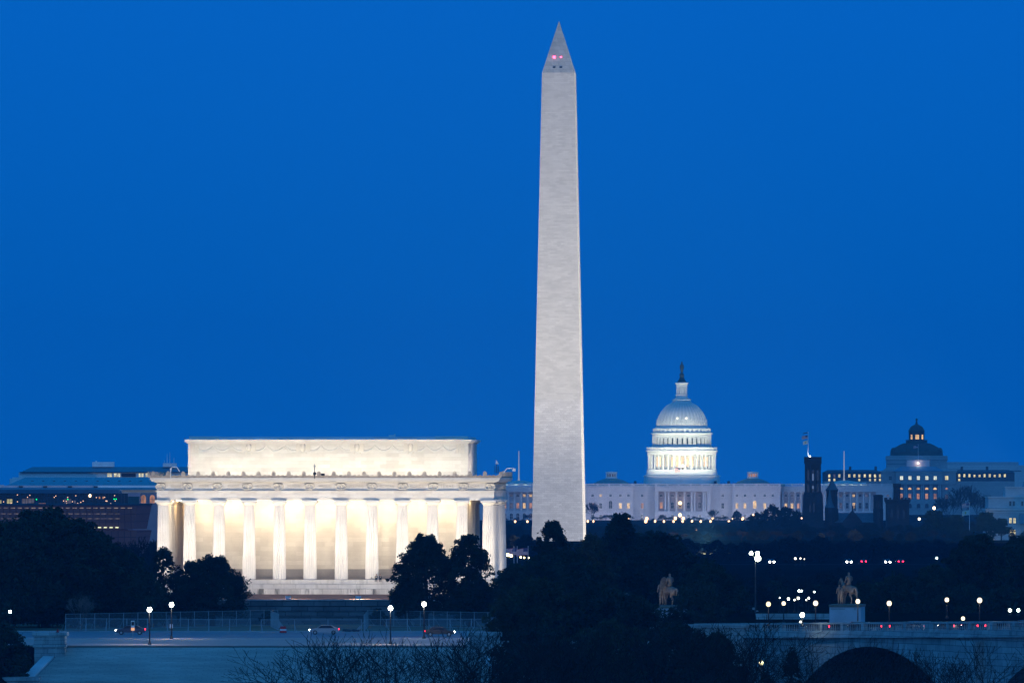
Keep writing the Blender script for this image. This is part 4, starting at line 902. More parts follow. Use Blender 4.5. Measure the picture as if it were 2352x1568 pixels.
b = MB(); b.box(ex(1885), ex(2050), -.15, -.02, ez(870), ez(752)); b.build('green_glass', mat('green_glass', (.02, .07, .08), var=.2, rough=.3), gb)
b = MB(); b.box(ex(2060), ex(2500), 2, 15, 5, ez(700)); b.build('stone_wing', mat('blue_stone', (.16, .20, .27), var=.1), gb)
for x in (2105, 2235): put('window', window_mesh('gbw', 1.6, 2.6, G_orange, MC['blue_stone'], True, .2, .2), gb, (ex(x), 2, ez(850)))
# bronze lattice museum
D10 = 2450.0; X10 = PX(315, D10)
nb = thing('bronze_museum', 'museum clad in dark bronze lattice whose tiers widen towards the top', 'museum', (X10, D10, 0), R_(-3.7))
def fx_(x): return PX(x/6.4, D10)-X10
def fz(y): return PZ(1022.1+y/6.4, D10)
mb_, n, l, bs = _base('glowing_bronze_lattice')
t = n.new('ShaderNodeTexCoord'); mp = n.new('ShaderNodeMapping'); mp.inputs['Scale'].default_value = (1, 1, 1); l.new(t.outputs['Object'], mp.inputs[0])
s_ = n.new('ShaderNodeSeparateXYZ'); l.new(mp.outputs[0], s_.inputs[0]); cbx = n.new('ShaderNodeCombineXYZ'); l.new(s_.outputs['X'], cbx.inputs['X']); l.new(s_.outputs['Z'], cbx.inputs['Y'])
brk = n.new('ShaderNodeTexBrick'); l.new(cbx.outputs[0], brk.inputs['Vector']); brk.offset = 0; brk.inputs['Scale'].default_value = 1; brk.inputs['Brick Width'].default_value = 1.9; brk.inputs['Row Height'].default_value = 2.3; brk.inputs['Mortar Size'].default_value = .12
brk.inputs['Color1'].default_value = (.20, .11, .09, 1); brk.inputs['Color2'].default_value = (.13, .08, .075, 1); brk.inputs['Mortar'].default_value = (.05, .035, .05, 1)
l.new(brk.outputs['Color'], bs.inputs['Base Color']); bs.inputs['Emission Color'].default_value = (.9, .42, .5, 1); bs.inputs['Emission Strength'].default_value = .010; bs.inputs['Metallic'].default_value = .2; bs.inputs['Roughness'].default_value = .5  # faint warm emission put into the cladding, standing in for light from inside
W0 = 56.0
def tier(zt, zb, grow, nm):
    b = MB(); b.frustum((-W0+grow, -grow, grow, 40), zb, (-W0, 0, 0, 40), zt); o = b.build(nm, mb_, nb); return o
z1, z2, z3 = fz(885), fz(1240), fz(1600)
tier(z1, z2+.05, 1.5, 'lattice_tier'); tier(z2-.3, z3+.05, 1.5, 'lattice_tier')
b = MB(); b.box(-W0+3, -3, 3, 38, 5, z3); b.build('base_wall', M_lib_dark, nb)
b = MB(); b.box(-W0-.2, .2, -.2, 40, z1, z1+.5); b.build('rim', M_lib_dark, nb)
# lit slots of the lattice
lm_ = MB(); lm_.box(-.62, .62, -.12, .1, -.13, .13); slot = lm_.mesh('light_slot', glow('slot_light', (1, .75, .6), .2, .5, 1)); lm2 = MB(); lm2.box(-.45, .45, -.12, .1, -.13, .13); slot2 = lm2.mesh('light_slot', glow('bright_slot_light', (.95, 1, .6), 1.5))
for k in range(27): put('light_slot', slot, nb, (-2.2-k*2.05, -.02+.15, z1-.75))
for k in range(13): put('light_slot', slot2, nb, (fx_(1712-k*86)+fx_(0)*0, 1.0, fz(1208)))
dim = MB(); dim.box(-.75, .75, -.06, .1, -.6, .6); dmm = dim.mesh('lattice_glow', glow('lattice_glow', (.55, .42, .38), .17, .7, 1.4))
for r, yy in ((0, 985), (1, 1055)):
    for k in range(25): put('lattice_glow', dmm, nb, (-6-k*2.0, .55 if r == 0 else .85, fz(yy)))
for r in range(3):
    for k in range(8): put('lattice_glow', dmm, nb, (-9-k*2.0, .45+r*.35, fz(1290+r*62)))
lamp_ball('park_lamp', 'small cold white lamp low before the bronze lattice museum', 'lamp', P(cl(1473, 1410)[0], cl(0, 1410)[1], 2400), .35, (.6, .9, 1), 5)
M_statue = mat('grey_brown_bronze', (.20, .165, .13), var=0.3, scale=3, rough=0.6, metal=0.35)
# ------------------------------------------------------------------ arched bridge
BA = Vector((28.8, 1180.0)); bd = Vector((39.3, -80.0)); bd.normalize()
BRZ = math.atan2(bd.y, bd.x)
bg_ = thing('arched_bridge', 'stone arched bridge with a balustrade at the lower right, dark arch below', 'bridge', (BA.x, BA.y, 0), BRZ)
def rail(s): return 12.1+0.018*s
arches = [(46.9, 9.6, 37.7, 24.9), (103.4, 10.4, 37.7, 25.5), (160, 11.0, 37.7, 25.5)]
def soff(s):
    for c, z, R, w in arches:
        if abs(s-c) < w: return z-R+math.sqrt(R*R-(s-c)**2)
    return -2.0
WID = 27.0
ss = sorted(set([i*1.0 for i in range(-6, 190)]+[c+k*w*0.9999 for c, z, R, w in arches for k in (-1, 1)]))
b = MB(); M_bridge = stone('bridge_granite', (0.30, 0.40, 0.42), (0.22, 0.30, 0.33), (0.08, 0.10, 0.12), 2.6, 0.85, 0.04, 0.28, 0.25, streak=0.35, bump=0.5)
for y, flip in ((0.0, False), (WID, True)):
    vs = []; fs = []
    for s in ss: vs += [(s, y, soff(s)), (s, y, rail(s)-1.9)]
    for i in range(len(ss)-1): fs.append((2*i, 2*i+2, 2*i+3, 2*i+1) if not flip else (2*i, 2*i+1, 2*i+3, 2*i+2))
    b.add(vs, fs)
vs = []; fs = []
for s in ss: vs += [(s, 0, soff(s)), (s, WID, soff(s))]
for i in range(len(ss)-1): fs.append((2*i, 2*i+1, 2*i+3, 2*i+2))
b.add(vs, fs); b.build('arch_wall', M_bridge, bg_)
for c, z, R, w in arches:
    b = MB(); n = 34; a0 = math.asin(w*.98/R)
    for k in range(n):
        t0 = -a0+2*a0*k/n; t1 = -a0+2*a0*(k+.88)/n; zc_ = z-R
        q = [(c+R*math.sin(t0), zc_+R*math.cos(t0)), (c+R*math.sin(t1), zc_+R*math.cos(t1)), (c+(R+1.5)*math.sin(t1), zc_+(R+1.5)*math.cos(t1)), (c+(R+1.5)*math.sin(t0), zc_+(R+1.5)*math.cos(t0))]
        b.prism(q[::-1], -.12, .05)
    b.build('arch_stones', M_bridge, bg_)
for c0 in ((arches[0][0]+arches[1][0])/2, (arches[1][0]+arches[2][0])/2):
    b = MB(); b.box(c0-3.0, c0+3.0, -1.3, -.0, -2, rail(c0)-2.6); b.build('pier', M_bridge, bg_)
def ramp_box(b, s0, s1, y0, y1, d0, d1):
    b.add([(s0, y0, rail(s0)+d0), (s1, y0, rail(s1)+d0), (s1, y1, rail(s1)+d0), (s0, y1, rail(s0)+d0), (s0, y0, rail(s0)+d1), (s1, y0, rail(s1)+d1), (s1, y1, rail(s1)+d1), (s0, y1, rail(s0)+d1)],
          [(0, 3, 2, 1), (4, 5, 6, 7), (0, 1, 5, 4), (1, 2, 6, 5), (2, 3, 7, 6), (3, 0, 4, 7)])
b = MB(); ramp_box(b, -6, 188, -.35, .9, -1.92, -1.30); ramp_box(b, -6, 188, -.75, 1.0, -2.12, -1.9); ramp_box(b, -6, 188, WID-.9, WID+.35, -1.92, -1.30); b.build('cornice_band', M_conc, bg_)
b = MB(); ramp_box(b, -14, 188, .9, WID-.9, -1.85, -1.35); b.build('deck', M_asph, bg_)
for nm, yy in (('front', 0.0), ('rear', WID-.4)):
    b = MB(); ramp_box(b, -6, 188, yy-.1, yy+.5, -.24, 0); ramp_box(b, -6, 188, yy-.05, yy+.45, -1.30, -1.12); b.build('balustrade_rail', M_conc, bg_)
pan = 6.0; s = -4.0; big = 0
while s < 186:
    big += 1
    for yy in (0.0, WID-.4):
        b = MB(); w = 2.4 if big in (12,) else .8
        ramp_box(b, s, s+w, yy-.12, yy+.52, -1.3, .02); b.build('baluster_pier', M_conc, bg_)
        b = MB(); x = s+w+.12
        while x < s+pan-.1:
            z0, z1 = rail(x)-1.13, rail(x)-.22; b.lathe(x, yy+.2, [(.08, z0), (.10, z0+.22), (.05, z0+.65), (.08, z1)], 6); x += .52
        b.build('baluster_row', M_conc, bg_)
    s += pan
# pedestal statues behind the bridge
def skin(name, vs, es, parent, m, sub=2, loc=(0, 0, 0), rz=0, sc=1.0):
    me = bpy.data.meshes.new(name); me.from_pydata([tuple(c*sc for c in v[0]) for v in vs], es, []); me.materials.append(m)
    o = bpy.data.objects.new(name, me); col.objects.link(o)
    md = o.modifiers.new('Skin', 'SKIN')
    for i, v in enumerate(vs):
        sv = me.skin_vertices[0].data[i]; r = v[1] if hasattr(v[1], '__len__') else (v[1], v[1]); sv.radius = (r[0]*sc, r[1]*sc); sv.use_root = (i == 0)
    md.use_smooth_shade = True; sb = o.modifiers.new('Subdivision', 'SUBSURF'); sb.levels = sub; sb.render_levels = sub
    dg = bpy.context.evaluated_depsgraph_get(); nm = bpy.data.meshes.new_from_object(o.evaluated_get(dg)); nm.name = name
    bpy.data.objects.remove(o); nm.materials.clear(); nm.materials.append(m)
    return put(name, nm, parent, loc, rz)
def chain(vs, es, start, pts):
    prev = start
    for p in pts: vs.append(p); es.append((prev, len(vs)-1)); prev = len(vs)-1
    return prev
def horse(parent):
    vs = [((-1.1, 0, 2.45), (.62, .55)), ((0, 0, 2.35), (.6, .6)), ((.95, 0, 2.45), (.5, .52))]; es = [(0, 1), (1, 2)]
    chain(vs, es, 2, [((1.45, 0, 3.0), (.24, .32)), ((1.72, 0, 3.6), (.18, .26)), ((1.95, 0, 3.72), .19), ((2.2, 0, 3.35), .15), ((2.38, 0, 3.02), .12)])
    chain(vs, es, 0, [((-1.6, 0, 2.55), .16), ((-1.85, 0, 1.9), .22), ((-1.85, 0, 1.1), .14), ((-1.8, 0, .7), .06)])
    for s in (-1, 1):
        f = .25*s
        chain(vs, es, 0, [((-1.15, .36*s, 1.95), .38), ((-.95+f, .40*s, 1.45), .23), ((-1.38+f, .38*s, .95), .13), ((-1.3+f, .38*s, .32), .085), ((-1.18+f, .38*s, .08), .13)])
        chain(vs, es, 2, [((.98, .32*s, 1.85), .26), ((1.02-f, .32*s, 1.02), .13), ((1.0-f, .32*s, .32), .085), ((1.1-f, .32*s, .08), .13)])
    o = skin('horse', vs, es, parent, M_statue)
    b = MB()
    for s in (-1, 1): b.lathe(1.78, .12*s, [(.07, 3.75), (.05, 3.9), (.005, 4.05)], 6)
    b.build('horse_ears', M_statue, o)
def rider(parent):
    vs = [((-.05, 0, 3.0), (.36, .28)), ((-.05, 0, 3.4), (.30, .22)), ((0, 0, 3.95), (.44, .28)), ((0, 0, 4.38), .15), ((.03, 0, 4.62), .2), ((.03, 0, 4.88), .15)]
    es = [(0, 1), (1, 2), (2, 3), (3, 4), (4, 5)]
    for s in (-1, 1):
        chain(vs, es, 2, [((-.02, .48*s, 4.2), .17), ((.0, .64*s, 3.65), .12), ((.42, .42*s, 3.32), .09), ((.56, .36*s, 3.28), .07)])
        chain(vs, es, 0, [((.35, .5*s, 2.9), .23), ((.72, .66*s, 2.4), .17), ((.45, .68*s, 1.7), .11), ((.62, .68*s, 1.6), .09)])
    skin('rider', vs, es, parent, M_statue)
def standing(parent, x, y, h, shield):
    k = h/1.8
    vs = [((x, y, .95*k), (.19*k, .15*k)), ((x, y, 1.15*k), (.15*k, .12*k)), ((x, y, 1.38*k), (.2*k, .14*k)), ((x, y, 1.53*k), .065*k), ((x+.02, y, 1.66*k), .1*k), ((x+.02, y, 1.76*k), .07*k)]
    es = [(0, 1), (1, 2), (2, 3), (3, 4), (4, 5)]
    for s in (-1, 1):
        chain(vs, es, 2, [((x, y+.22*s*k, 1.42*k), .075*k), ((x, y+.3*s*k, 1.15*k), .055*k), ((x+.12*k, y+.27*s*k, .92*k), .045*k)])
        chain(vs, es, 0, [((x, y+.1*s*k, .85*k), .12*k), ((x+.03, y+.11*s*k, .48*k), .075*k), ((x-.02, y+.12*s*k, .08*k), .05*k), ((x+.14*k, y+.13*s*k, .04*k), .05*k)])
    o = skin('standing_figure', vs, es, parent, M_statue)
    if shield:
        b = MB(); b.lathe(0, 0, [(.95, -.05), (.9, .06), (.1, .12)], 20); me = b.mesh('shield', M_statue)
        me.transform(Matrix.Rotation(R_(90), 4, 'Y')); me.transform(Matrix.Diagonal((1, .75, 1.25, 1))); put('shield', me, o, (x-.45, y-.1, 3.15))
for lab, px_, py_, w, shield in (('bronze statue of a rider and shield bearer on horseback among dark evergreens', 1535, 1390, 5.0, True), ('bronze statue of a rider with standing figure on the pale pedestal behind a lamp', 1946, 1387, 4.75, False)):
    Dp = 1250; p = P(px_, py_, Dp)
    pd = thing('statue_pedestal', 'square pale stone pedestal '+('mostly hidden by evergreens' if shield else 'standing clear behind the bridge balustrade'), 'pedestal', (p[0], Dp, 10.4), R_(-8))
    b = MB(); b.box(-w/2, w/2, -3.2, 3.2, -.6, p[2]-10.4-.35); b.build('block', mat('pedestal_stone', (.52, .50, .56), var=.12, scale=.5), pd)
    b = MB(); b.box(-w/2-.1, w/2+.1, -3.35, 3.35, p[2]-10.4-.35, p[2]-10.4); b.build('bronze_base', M_statue, pd)
    b = MB()
    for k in range(15): b.box(-w/2+.25+k*.14, -w/2+.33+k*.14, -3.23, -3.2, p[2]-10.4-.75, p[2]-10.4-.58)
    b.box(w/2-1.0, w/2-.8, -3.23, -3.2, p[2]-10.4-.8, p[2]-10.4-.55)
    b.build('carved_inscription', M_plinth, pd)
    t = thing('equestrian_statue', lab, 'statue', (p[0]+.25, Dp, p[2]), R_(128))
    horse(t); rider(t); standing(t, 1.3 if shield else 1.2, .6 if shield else .85, 3.9 if shield else 3.1, shield)
    if not shield: standing(t, .2, 1.25, 2.6, False)
    light('SPOT', 'statue_light', (p[0]-1.6, Dp-5.5, p[2]+.6), (1, .88, .75), 400, (p[0], Dp, p[2]+3.4), .2, spot=75)
# plaza wall behind the bridge
b = MB(); b.box(PX(1735, 1292), PX(1925, 1292), 1290, 1291, 9, PZ(1408, 1292)); b.box(PX(1700, 1292), PX(1737, 1292), 1289.6, 1291, 9, PZ(1424, 1292)); tag(b.build('plaza_wall', M_conc), 'low teal grey stone wall behind the bridge lamps left of the pale pedestal', 'wall')

# ------------------------------------------------------------------ lamps
GL = {}
def globe(r, c, s, sz=1.15):
    k = (r, c, s)
    if k not in GL:
        b = MB(); b.ball((0, 0, 0), r, 12, 8, sz); me = b.mesh('globe', glow('lamp_%d_%d' % (int(c[2]*100), int(s)), c, s)); me.polygons.foreach_set('use_smooth', [True]*len(me.polygons)); GL[k] = me
    return GL[k]
def lamp(label, x, y, D, ground, r=.3, c=(1, .93, .75), s=22, group=None, twin=0):
    p = P(x, y, D); g = gz(p[0], D) if ground is None else ground; h = max(.8, p[2]-g)
    t = thing('street_lamp', label, 'street lamp', (p[0], D, g), 0, group)
    b = MB(); b.lathe(0, 0, [(.11, .45), (.075, h*.55), (.06, h-r*1.2)], 8); b.build('pole', M_black, t)
    b = MB(); b.lathe(0, 0, [(.28, 0), (.26, .2), (.16, .32), (.13, .5)], 10); b.build('base', M_black, t)
    b = MB(); b.lathe(0, 0, [(.06, h-r*1.35), (.17, h-r*1.2), (.2, h-r*.95)], 10); b.lathe(0, 0, [(.2, h+r*1.05), (.05, h+r*1.3), (.01, h+r*1.6)], 10); b.build('lamp_collar', M_black, t)
    put('globe', globe(r, c, s), t, (0, 0, h)); return t
W1 = (.97, 1, .86); W2 = (1, .84, .58); W3 = (1, .78, .45)
for x, y, yb, lb_, r in ((343.5, 1399, 1481, 'lamp post beside the broad river steps, nearer of the left pair', .32), (394, 1388, 1468, 'lamp post behind the left pair\'s nearer one, by the small road sign', .32),
                  (897, 1396, 1480, 'lamp post at the top of the steps, nearer of the middle pair', .32), (974, 1387, 1467, 'lamp post before the tall dark evergreens, farther of the middle pair', .32)):
    D = 23*19000/(yb-1110); lamp(lb_, x, y, D, 9.1, r, W1, 30, 'lamp posts along the roadway'); light('POINT', 'lamp_glow', (PX(x, D)-.5, D-.4, PZ(y, D)-.2), (1, .92, .8), 900, None, .1)
lamp('small cold white lamp in the dark trees at the far left edge', 23, 1404, 1250, None, .22, (.85, 1, 1), 14)
gp = 'lamps around the bridge plaza'
brl = [(1765, 1386.6, 1215, .34, W3, 'golden lamp post leftmost on the bridge plaza wall'), (1800, 1385, 1240, .3, W2, 'bright lamp post second on the plaza, right of the golden one'),
       (1811, 1374.6, 1330, .2, W1, 'small white lamp just above the second plaza lamp'), (1833.5, 1373, 1400, .2, W1, 'small white lamp in the middle of the far plaza cluster'),
       (1835.6, 1356.4, 1550, .24, (.8, 1, 1), 'cold white far lamp, left one of the topmost pair over the plaza'), (1841.2, 1356.4, 1550, .18, (.8, 1, 1), 'cold white far lamp, right one of the topmost pair over the plaza'),
       (1857.8, 1372.7, 1400, .16, W1, 'tiny white lamp left of the brightest plaza lamp'), (1870.4, 1358.5, 1500, .15, (.8, 1, 1), 'tiny cold lamp above the brightest plaza lamp'),
       (1873.4, 1384.5, 1200, .35, W2, 'brightest big lamp post on the plaza left of the pale pedestal'), (1842.6, 1411.5, 1150, .32, W1, 'low white lamp close above the balustrade in the plaza'),
       (1656.4, 1384, 1500, .16, W1, 'small white lamp alone between the dark evergreens'), (1970.3, 1380.3, 1195, .32, W2, 'lamp post standing directly before the pale statue pedestal'),
       (2042.4, 1384.9, 1170, .34, W2, 'tall bright lamp post on the bridge right of the statue'), (2174.8, 1376.8, 1290, .33, W2, 'round lamp post left of the brightest one at the right'),
       (2250, 1378, 1160, .35, W2, 'very bright lamp post above the bridge near the right edge'), (2212, 1419.6, 1120, .26, W2, 'low lamp just above the bridge parapet between two tall ones'),
       (2319.6, 1401, 1330, .26, (.8, 1, .85), 'greenish white lamp, left of the pair at the right edge'), (2339, 1401.5, 1330, .26, (.8, 1, .85), 'greenish white lamp, right of the pair at the right edge'),
       (1791, 1372, 1420, .1, W1, 'faintest white lamp left of the far plaza cluster'), (1825, 1377, 1400, .13, W1, 'faint white lamp left of the middle of the far cluster'), (1852, 1377, 1400, .1, W1, 'faint white lamp between the middle and right far lamps')]
for x, y, D, r, c, lb_ in brl: lamp(lb_, x, y, D, 11.0 if D < 1320 and D != 1120 and D != 1150 else (None if D > 1320 else P(x, y, D)[2]-1.6), r, c, 2.2 if c in (W2, W3) else 9, gp); (light('POINT', 'lamp_glow', (PX(x, D), D-.6, PZ(y, D)-.3), c, 130, None, .1) if r > .3 else None)
# high mast with three heads
p = P(1735, 1283, 1400); g = gz(p[0], 1400)
t = thing('high_mast_lamp', 'tall mast with three bright white lamp heads above the bridge plaza', 'street lamp', (p[0], 1400, g)); h = p[2]-g
b = MB(); b.cyl(0, 0, 0, h, .16, .08, 8); b.path([(0, 0, h), (-.75, 0, h+.8)], .05); b.path([(0, 0, h), (.4, 0, h+.8)], .05); b.path([(0, 0, h-.3), (.4, 0, h)], .05); b.build('mast', mat('dark_mast_steel', (.05,.06,.07)), t)
for x, y, r in ((1725.4, 1270, .3), (1740, 1270, .34), (1740.6, 1281.7, .5)):
    q = P(x, y, 1400); b = MB(); b.ball((0, 0, 0), r, 12, 8); put('lamp_head', b.mesh('lamp_head', glow('mast_lamp', (.88, 1, .8), 30)), t, (q[0]-p[0], 0, q[2]-g))
b = MB(); b.box(-.5, .1, -.1, .1, h-8.6, h-8.2); b.box(-.1, .5, -.1, .1, h-8.9, h-8.7); b.build('bracket', M_galv, t)
# lamp under the bridge's trees
lamp('dim yellow lamp among bare branches under the bridge', 1748, 1521.8, 1050, 1.0, .3, (1, .9, .5), 9)
light('POINT', 'low_lamp_glow', (P(1748, 1521.8, 1049)[0], 1048.3, P(1748, 1521.8, 1049)[2]), (1, .85, .45), 500, None, .3)
lamp('small white lamp low on the bridge plaza near the balustrade', 1838.8, 1428, 1190, P(1838.8, 1428, 1190)[2]-.9, .16, W1, 12)
# park lamps right of the temple
for x, y, lb_, r in ((1166.7, 1273.6, 'yellow park lamp just right of the temple corner column, left of two', .32), (1173.9, 1275.6, 'yellow park lamp right of the temple, right of the close two', .28), (1107, 1275.6, 'small yellow lamp seen between the temple columns and evergreens', .2),
                     (1196, 1279, 'small yellow park lamp left in the row behind the flagpoles', .18), (1204, 1280, 'small yellow park lamp in the middle of the row', .16), (1215, 1280.5, 'small yellow park lamp right in the row by the evergreen', .14)):
    lamp(lb_, x, y, 1750, None, r, (1, .8, .3), 14, 'yellow park lamps beside the temple')
for x, lb_ in ((1180.5, 'left of two white flagpoles with striped flags beyond the temple corner'), (1188, 'right of two white flagpoles beyond the temple, near the obelisk')):
    flagpole('flagpole', lb_, (PX(x, 1760), 1760, gz(PX(x, 1760), 1760)), PZ(1252, 1760)-9.2, .08, [(PZ(1271, 1760)-9.2, 2.9 if x < 1185 else 2.2, 1.5, M_flag, False)])
t = flagpole('flagpole', 'striped flag flying behind the evergreens left of the obelisk foot', (PX(1213, 1760), 1760, gz(PX(1213, 1760), 1760)), PZ(1252, 1760)-9.2, .08, [(PZ(1271, 1760)-9.2, 2.4, 1.5, M_flag, False)])
light('SPOT', 'flag_light', (PX(1178, 1750), 1745, 9.5), (1, .75, .7), 700, (PX(1185, 1760), 1760, 18), .2, spot=60)
# lamps on the capitol grounds
cl_ = [(127,1432),(229,1432),(734,1430),(780,1430),(1000,1408),(1068,1407),(1219,1431),(1228,1407),(1297,1430),(1371,1431),(1452,1431),(1467,1405),(1527,1431),(1532,1405),(1606,1430),(1679,1431),(1761,1430),(1779,1405),(1915,1432),(1949,1405),(2027,1406)]
big = {(1219,1431), (1228,1407), (1467,1405), (1532,1405), (2027,1406), (1068,1407)}
pl_ = ['left of the obelisk foot, left of two', 'left of the obelisk foot, right of two', 'just right of the obelisk foot, left of two', 'just right of the obelisk foot, right of two']
for i, (x, y) in enumerate(cl_):
    q = c5(x, y); r = .85 if (x, y) in big else .6
    where = pl_[i] if i < 4 else ('below the white dome building, '+ordn[i-4])
    lamp('small orange lamp '+where, q[0], q[1], 4790, 7.0, r, (1, .58, .28), 4.5, 'orange lamps along the capitol terrace')
lamp('big orange lantern at the foot of the middle portico columns', c5(1506, 1378)[0], c5(1506, 1378)[1], 4800, 7, .95, (1, .66, .32), 4.5)
t = lamp_ball('portico_lantern', 'largest round orange lantern hanging in the middle of the portico', 'lantern', (PX(c5(1506, 1278)[0], 4986), 4986, PZ(c5(0, 1278)[1], 4986)), 1.1, (1, .68, .32), 4.5)
for x, y, r, lb_ in ((1640, 1507, .5, 'single orange lamp deep in the dark woods under the great dome'),): lamp(lb_, c5(x, y)[0], c5(x, y)[1], 4000, 9, r, (1, .5, .2), 3)
lamp('bright warm lamp beside the bare tree below the domed library', c6(1580, 925)[0], c6(0, 925)[1], 3380, 8, .6, (1, .74, .5), 5)
lamp('warm lamp low in the woods right of the black castle', c6(1453, 1018)[0], c6(0, 1018)[1], 3280, 8, .5, (1, .85, .6), 5)
lamp('tiny orange lamp left in the woods by the black tower', c6(28, 983)[0], c6(0, 983)[1], 3450, 8, .35, (1, .6, .35), 4)
lamp('tiny orange lamp close to the foot of the black tower', c6(443, 1012)[0], c6(0, 1012)[1], 3380, 8, .3, (1, .6, .35), 4)
for i, (x, y) in enumerate([(389, 1357), (433, 1357), (466, 1362)]): lamp('tiny pale lamp in the dark middle park, '+ordn[i]+' of three', c6(x, y)[0], c6(0, y)[1], 2330, None, .3-.08*i, (1, .9, .75), 5)
lamp('tiny cold lamp in dark trees left of the large right pine', 2151.6, 1281, 2300, None, .3, (.7, 1, 1), 6)

# ------------------------------------------------------------------ cars
M_carp = [mat('dark_blue_car_paint', (.03, .04, .07), rough=.3, var=.05, spec=.6), mat('silver_car_paint', (.3, .32, .34), rough=.3, var=.05, metal=.4, spec=.6), mat('black_car_paint', (.015, .015, .018), rough=.25, var=.05, spec=.6)]
M_tyre = mat('tyre_rubber', (.015, .015, .015)); G_head = glow('headlight', (1, .97, .9), 30); G_tail = glow('tail_light', (1, .02, .04), 9); G_tail2 = glow('bright_tail_light', (1, .01, .04), 22)
side = [(-2.2, .35), (2.15, .35), (2.25, .55), (2.2, .78), (1.2, .95), (.55, 1.4), (-1.0, 1.45), (-1.7, 1.05), (-2.2, .98)]
def car(label, loc, rz, paint=0, lr=.13, group=None):
    t = thing('car', label, 'car', loc, rz, group)
    b = MB(); b.prism(side, -.88, .88); b.build('body', M_carp[paint], t)
    b = MB()
    for s in (-1, 1): b.prism([(-1.55, .98), (1.0, .98), (.5, 1.36), (-.98, 1.4)], min(s*.885, s*.9), max(s*.885, s*.9))
    b.prism([(1.05, 1.0), (1.14, 1.0), (.6, 1.39), (.52, 1.39)], -.75, .75); b.build('windows', M_glass_dark, t)
    wm = WC.get('wheel')
    if wm is None:
        b = MB(); b.tube((0, -.11, 0), (0, .11, 0), .33, .33, 14); wm = b.mesh('wheel', M_tyre); b = MB(); b.tube((0, -.13, 0), (0, .13, 0), .19, .19, 10); WC['wheel'] = wm; WC['rim'] = b.mesh('rim', M_galv)
    for x in (-1.4, 1.4):
        for y in (-.82, .82): w_ = put('wheel', wm, t, (x, y, .33)); put('rim', WC['rim'], w_)
    for s in (-1, 1):
        b = MB(); b.ball((2.2, s*.62, .68), lr, 8, 6); b.build('headlight', G_head, t)
        b = MB(); b.box(-2.24, -2.18, s*.62-.17, s*.62+.17, .72, .95); b.build('taillight', G_tail2 if lr > .2 else G_tail, t)
    return t
car('dark car driving left on the road before the temple, nearest the left lamps', (PX(300, 1262), 1262, 8.97), R_(180), 0)
car('silver car on the road beyond the river steps in the middle', (PX(745, 1264), 1264, 8.97), R_(180), 1)
car('black car heading right on the road near the two middle lamps', (PX(1010, 1248), 1248, 8.97), 0, 2)
def on_bridge(s, y): q = BA+bd*s+Vector((-bd.y, bd.x))*y; return (q.x, q.y, rail(s)-1.35)
for i, (s, y, dr_, lb_) in enumerate([(22, 5, 1, 'car at the left end of the bridge behind the balustrade by the low lamp'), (28, 8.5, 0, 'second car from the left on the bridge, farther lane'), (39.5, 5, 1, 'dark car on the bridge between the statue lamp and the tall lamp'), (66.5, 5, 1, 'car on the bridge between the two tall right lamps'), (88.5, 5, 1, 'last car cut by the right picture edge on the bridge'), (34, 5, 1, 'car behind the bridge balustrade below the tall lamp, leftmost on the bridge'), (44, 8.5, 0, 'car on the bridge left of the solid parapet block, lights showing through'), (52, 5, 1, 'dark car over the middle of the bridge arch'), (60, 5, 1, 'car crossing the bridge just right of the arch top'), (74, 9, 0, 'car on the bridge close to the right edge'), (82, 5, 1, 'dark car at the far right end of the visible bridge')]):
    car(lb_, on_bridge(s, y), BRZ+(math.pi if dr_ else 0), i % 3, .19, 'cars on the bridge')
for x, y_, f, lb_ in ((1947, 1287, 1, 'distant car with white headlights over the right statue'), (1770, 1287.6, 1, 'distant car with headlights right of the high mast lamp'), (2036, 1285.6, 1, 'distant car with headlights in dark trees right of the right statue'), (1981, 1291.5, 0, 'distant car showing one red tail light right of the statue'), (2066, 1293.6, 0, 'distant red lit car between dark trees at the right')):
    D = 2361; car(lb_, (PX(x, D), D, 9.0), R_(-82 if f else 98), 2, .26, 'cars in the dark park road')

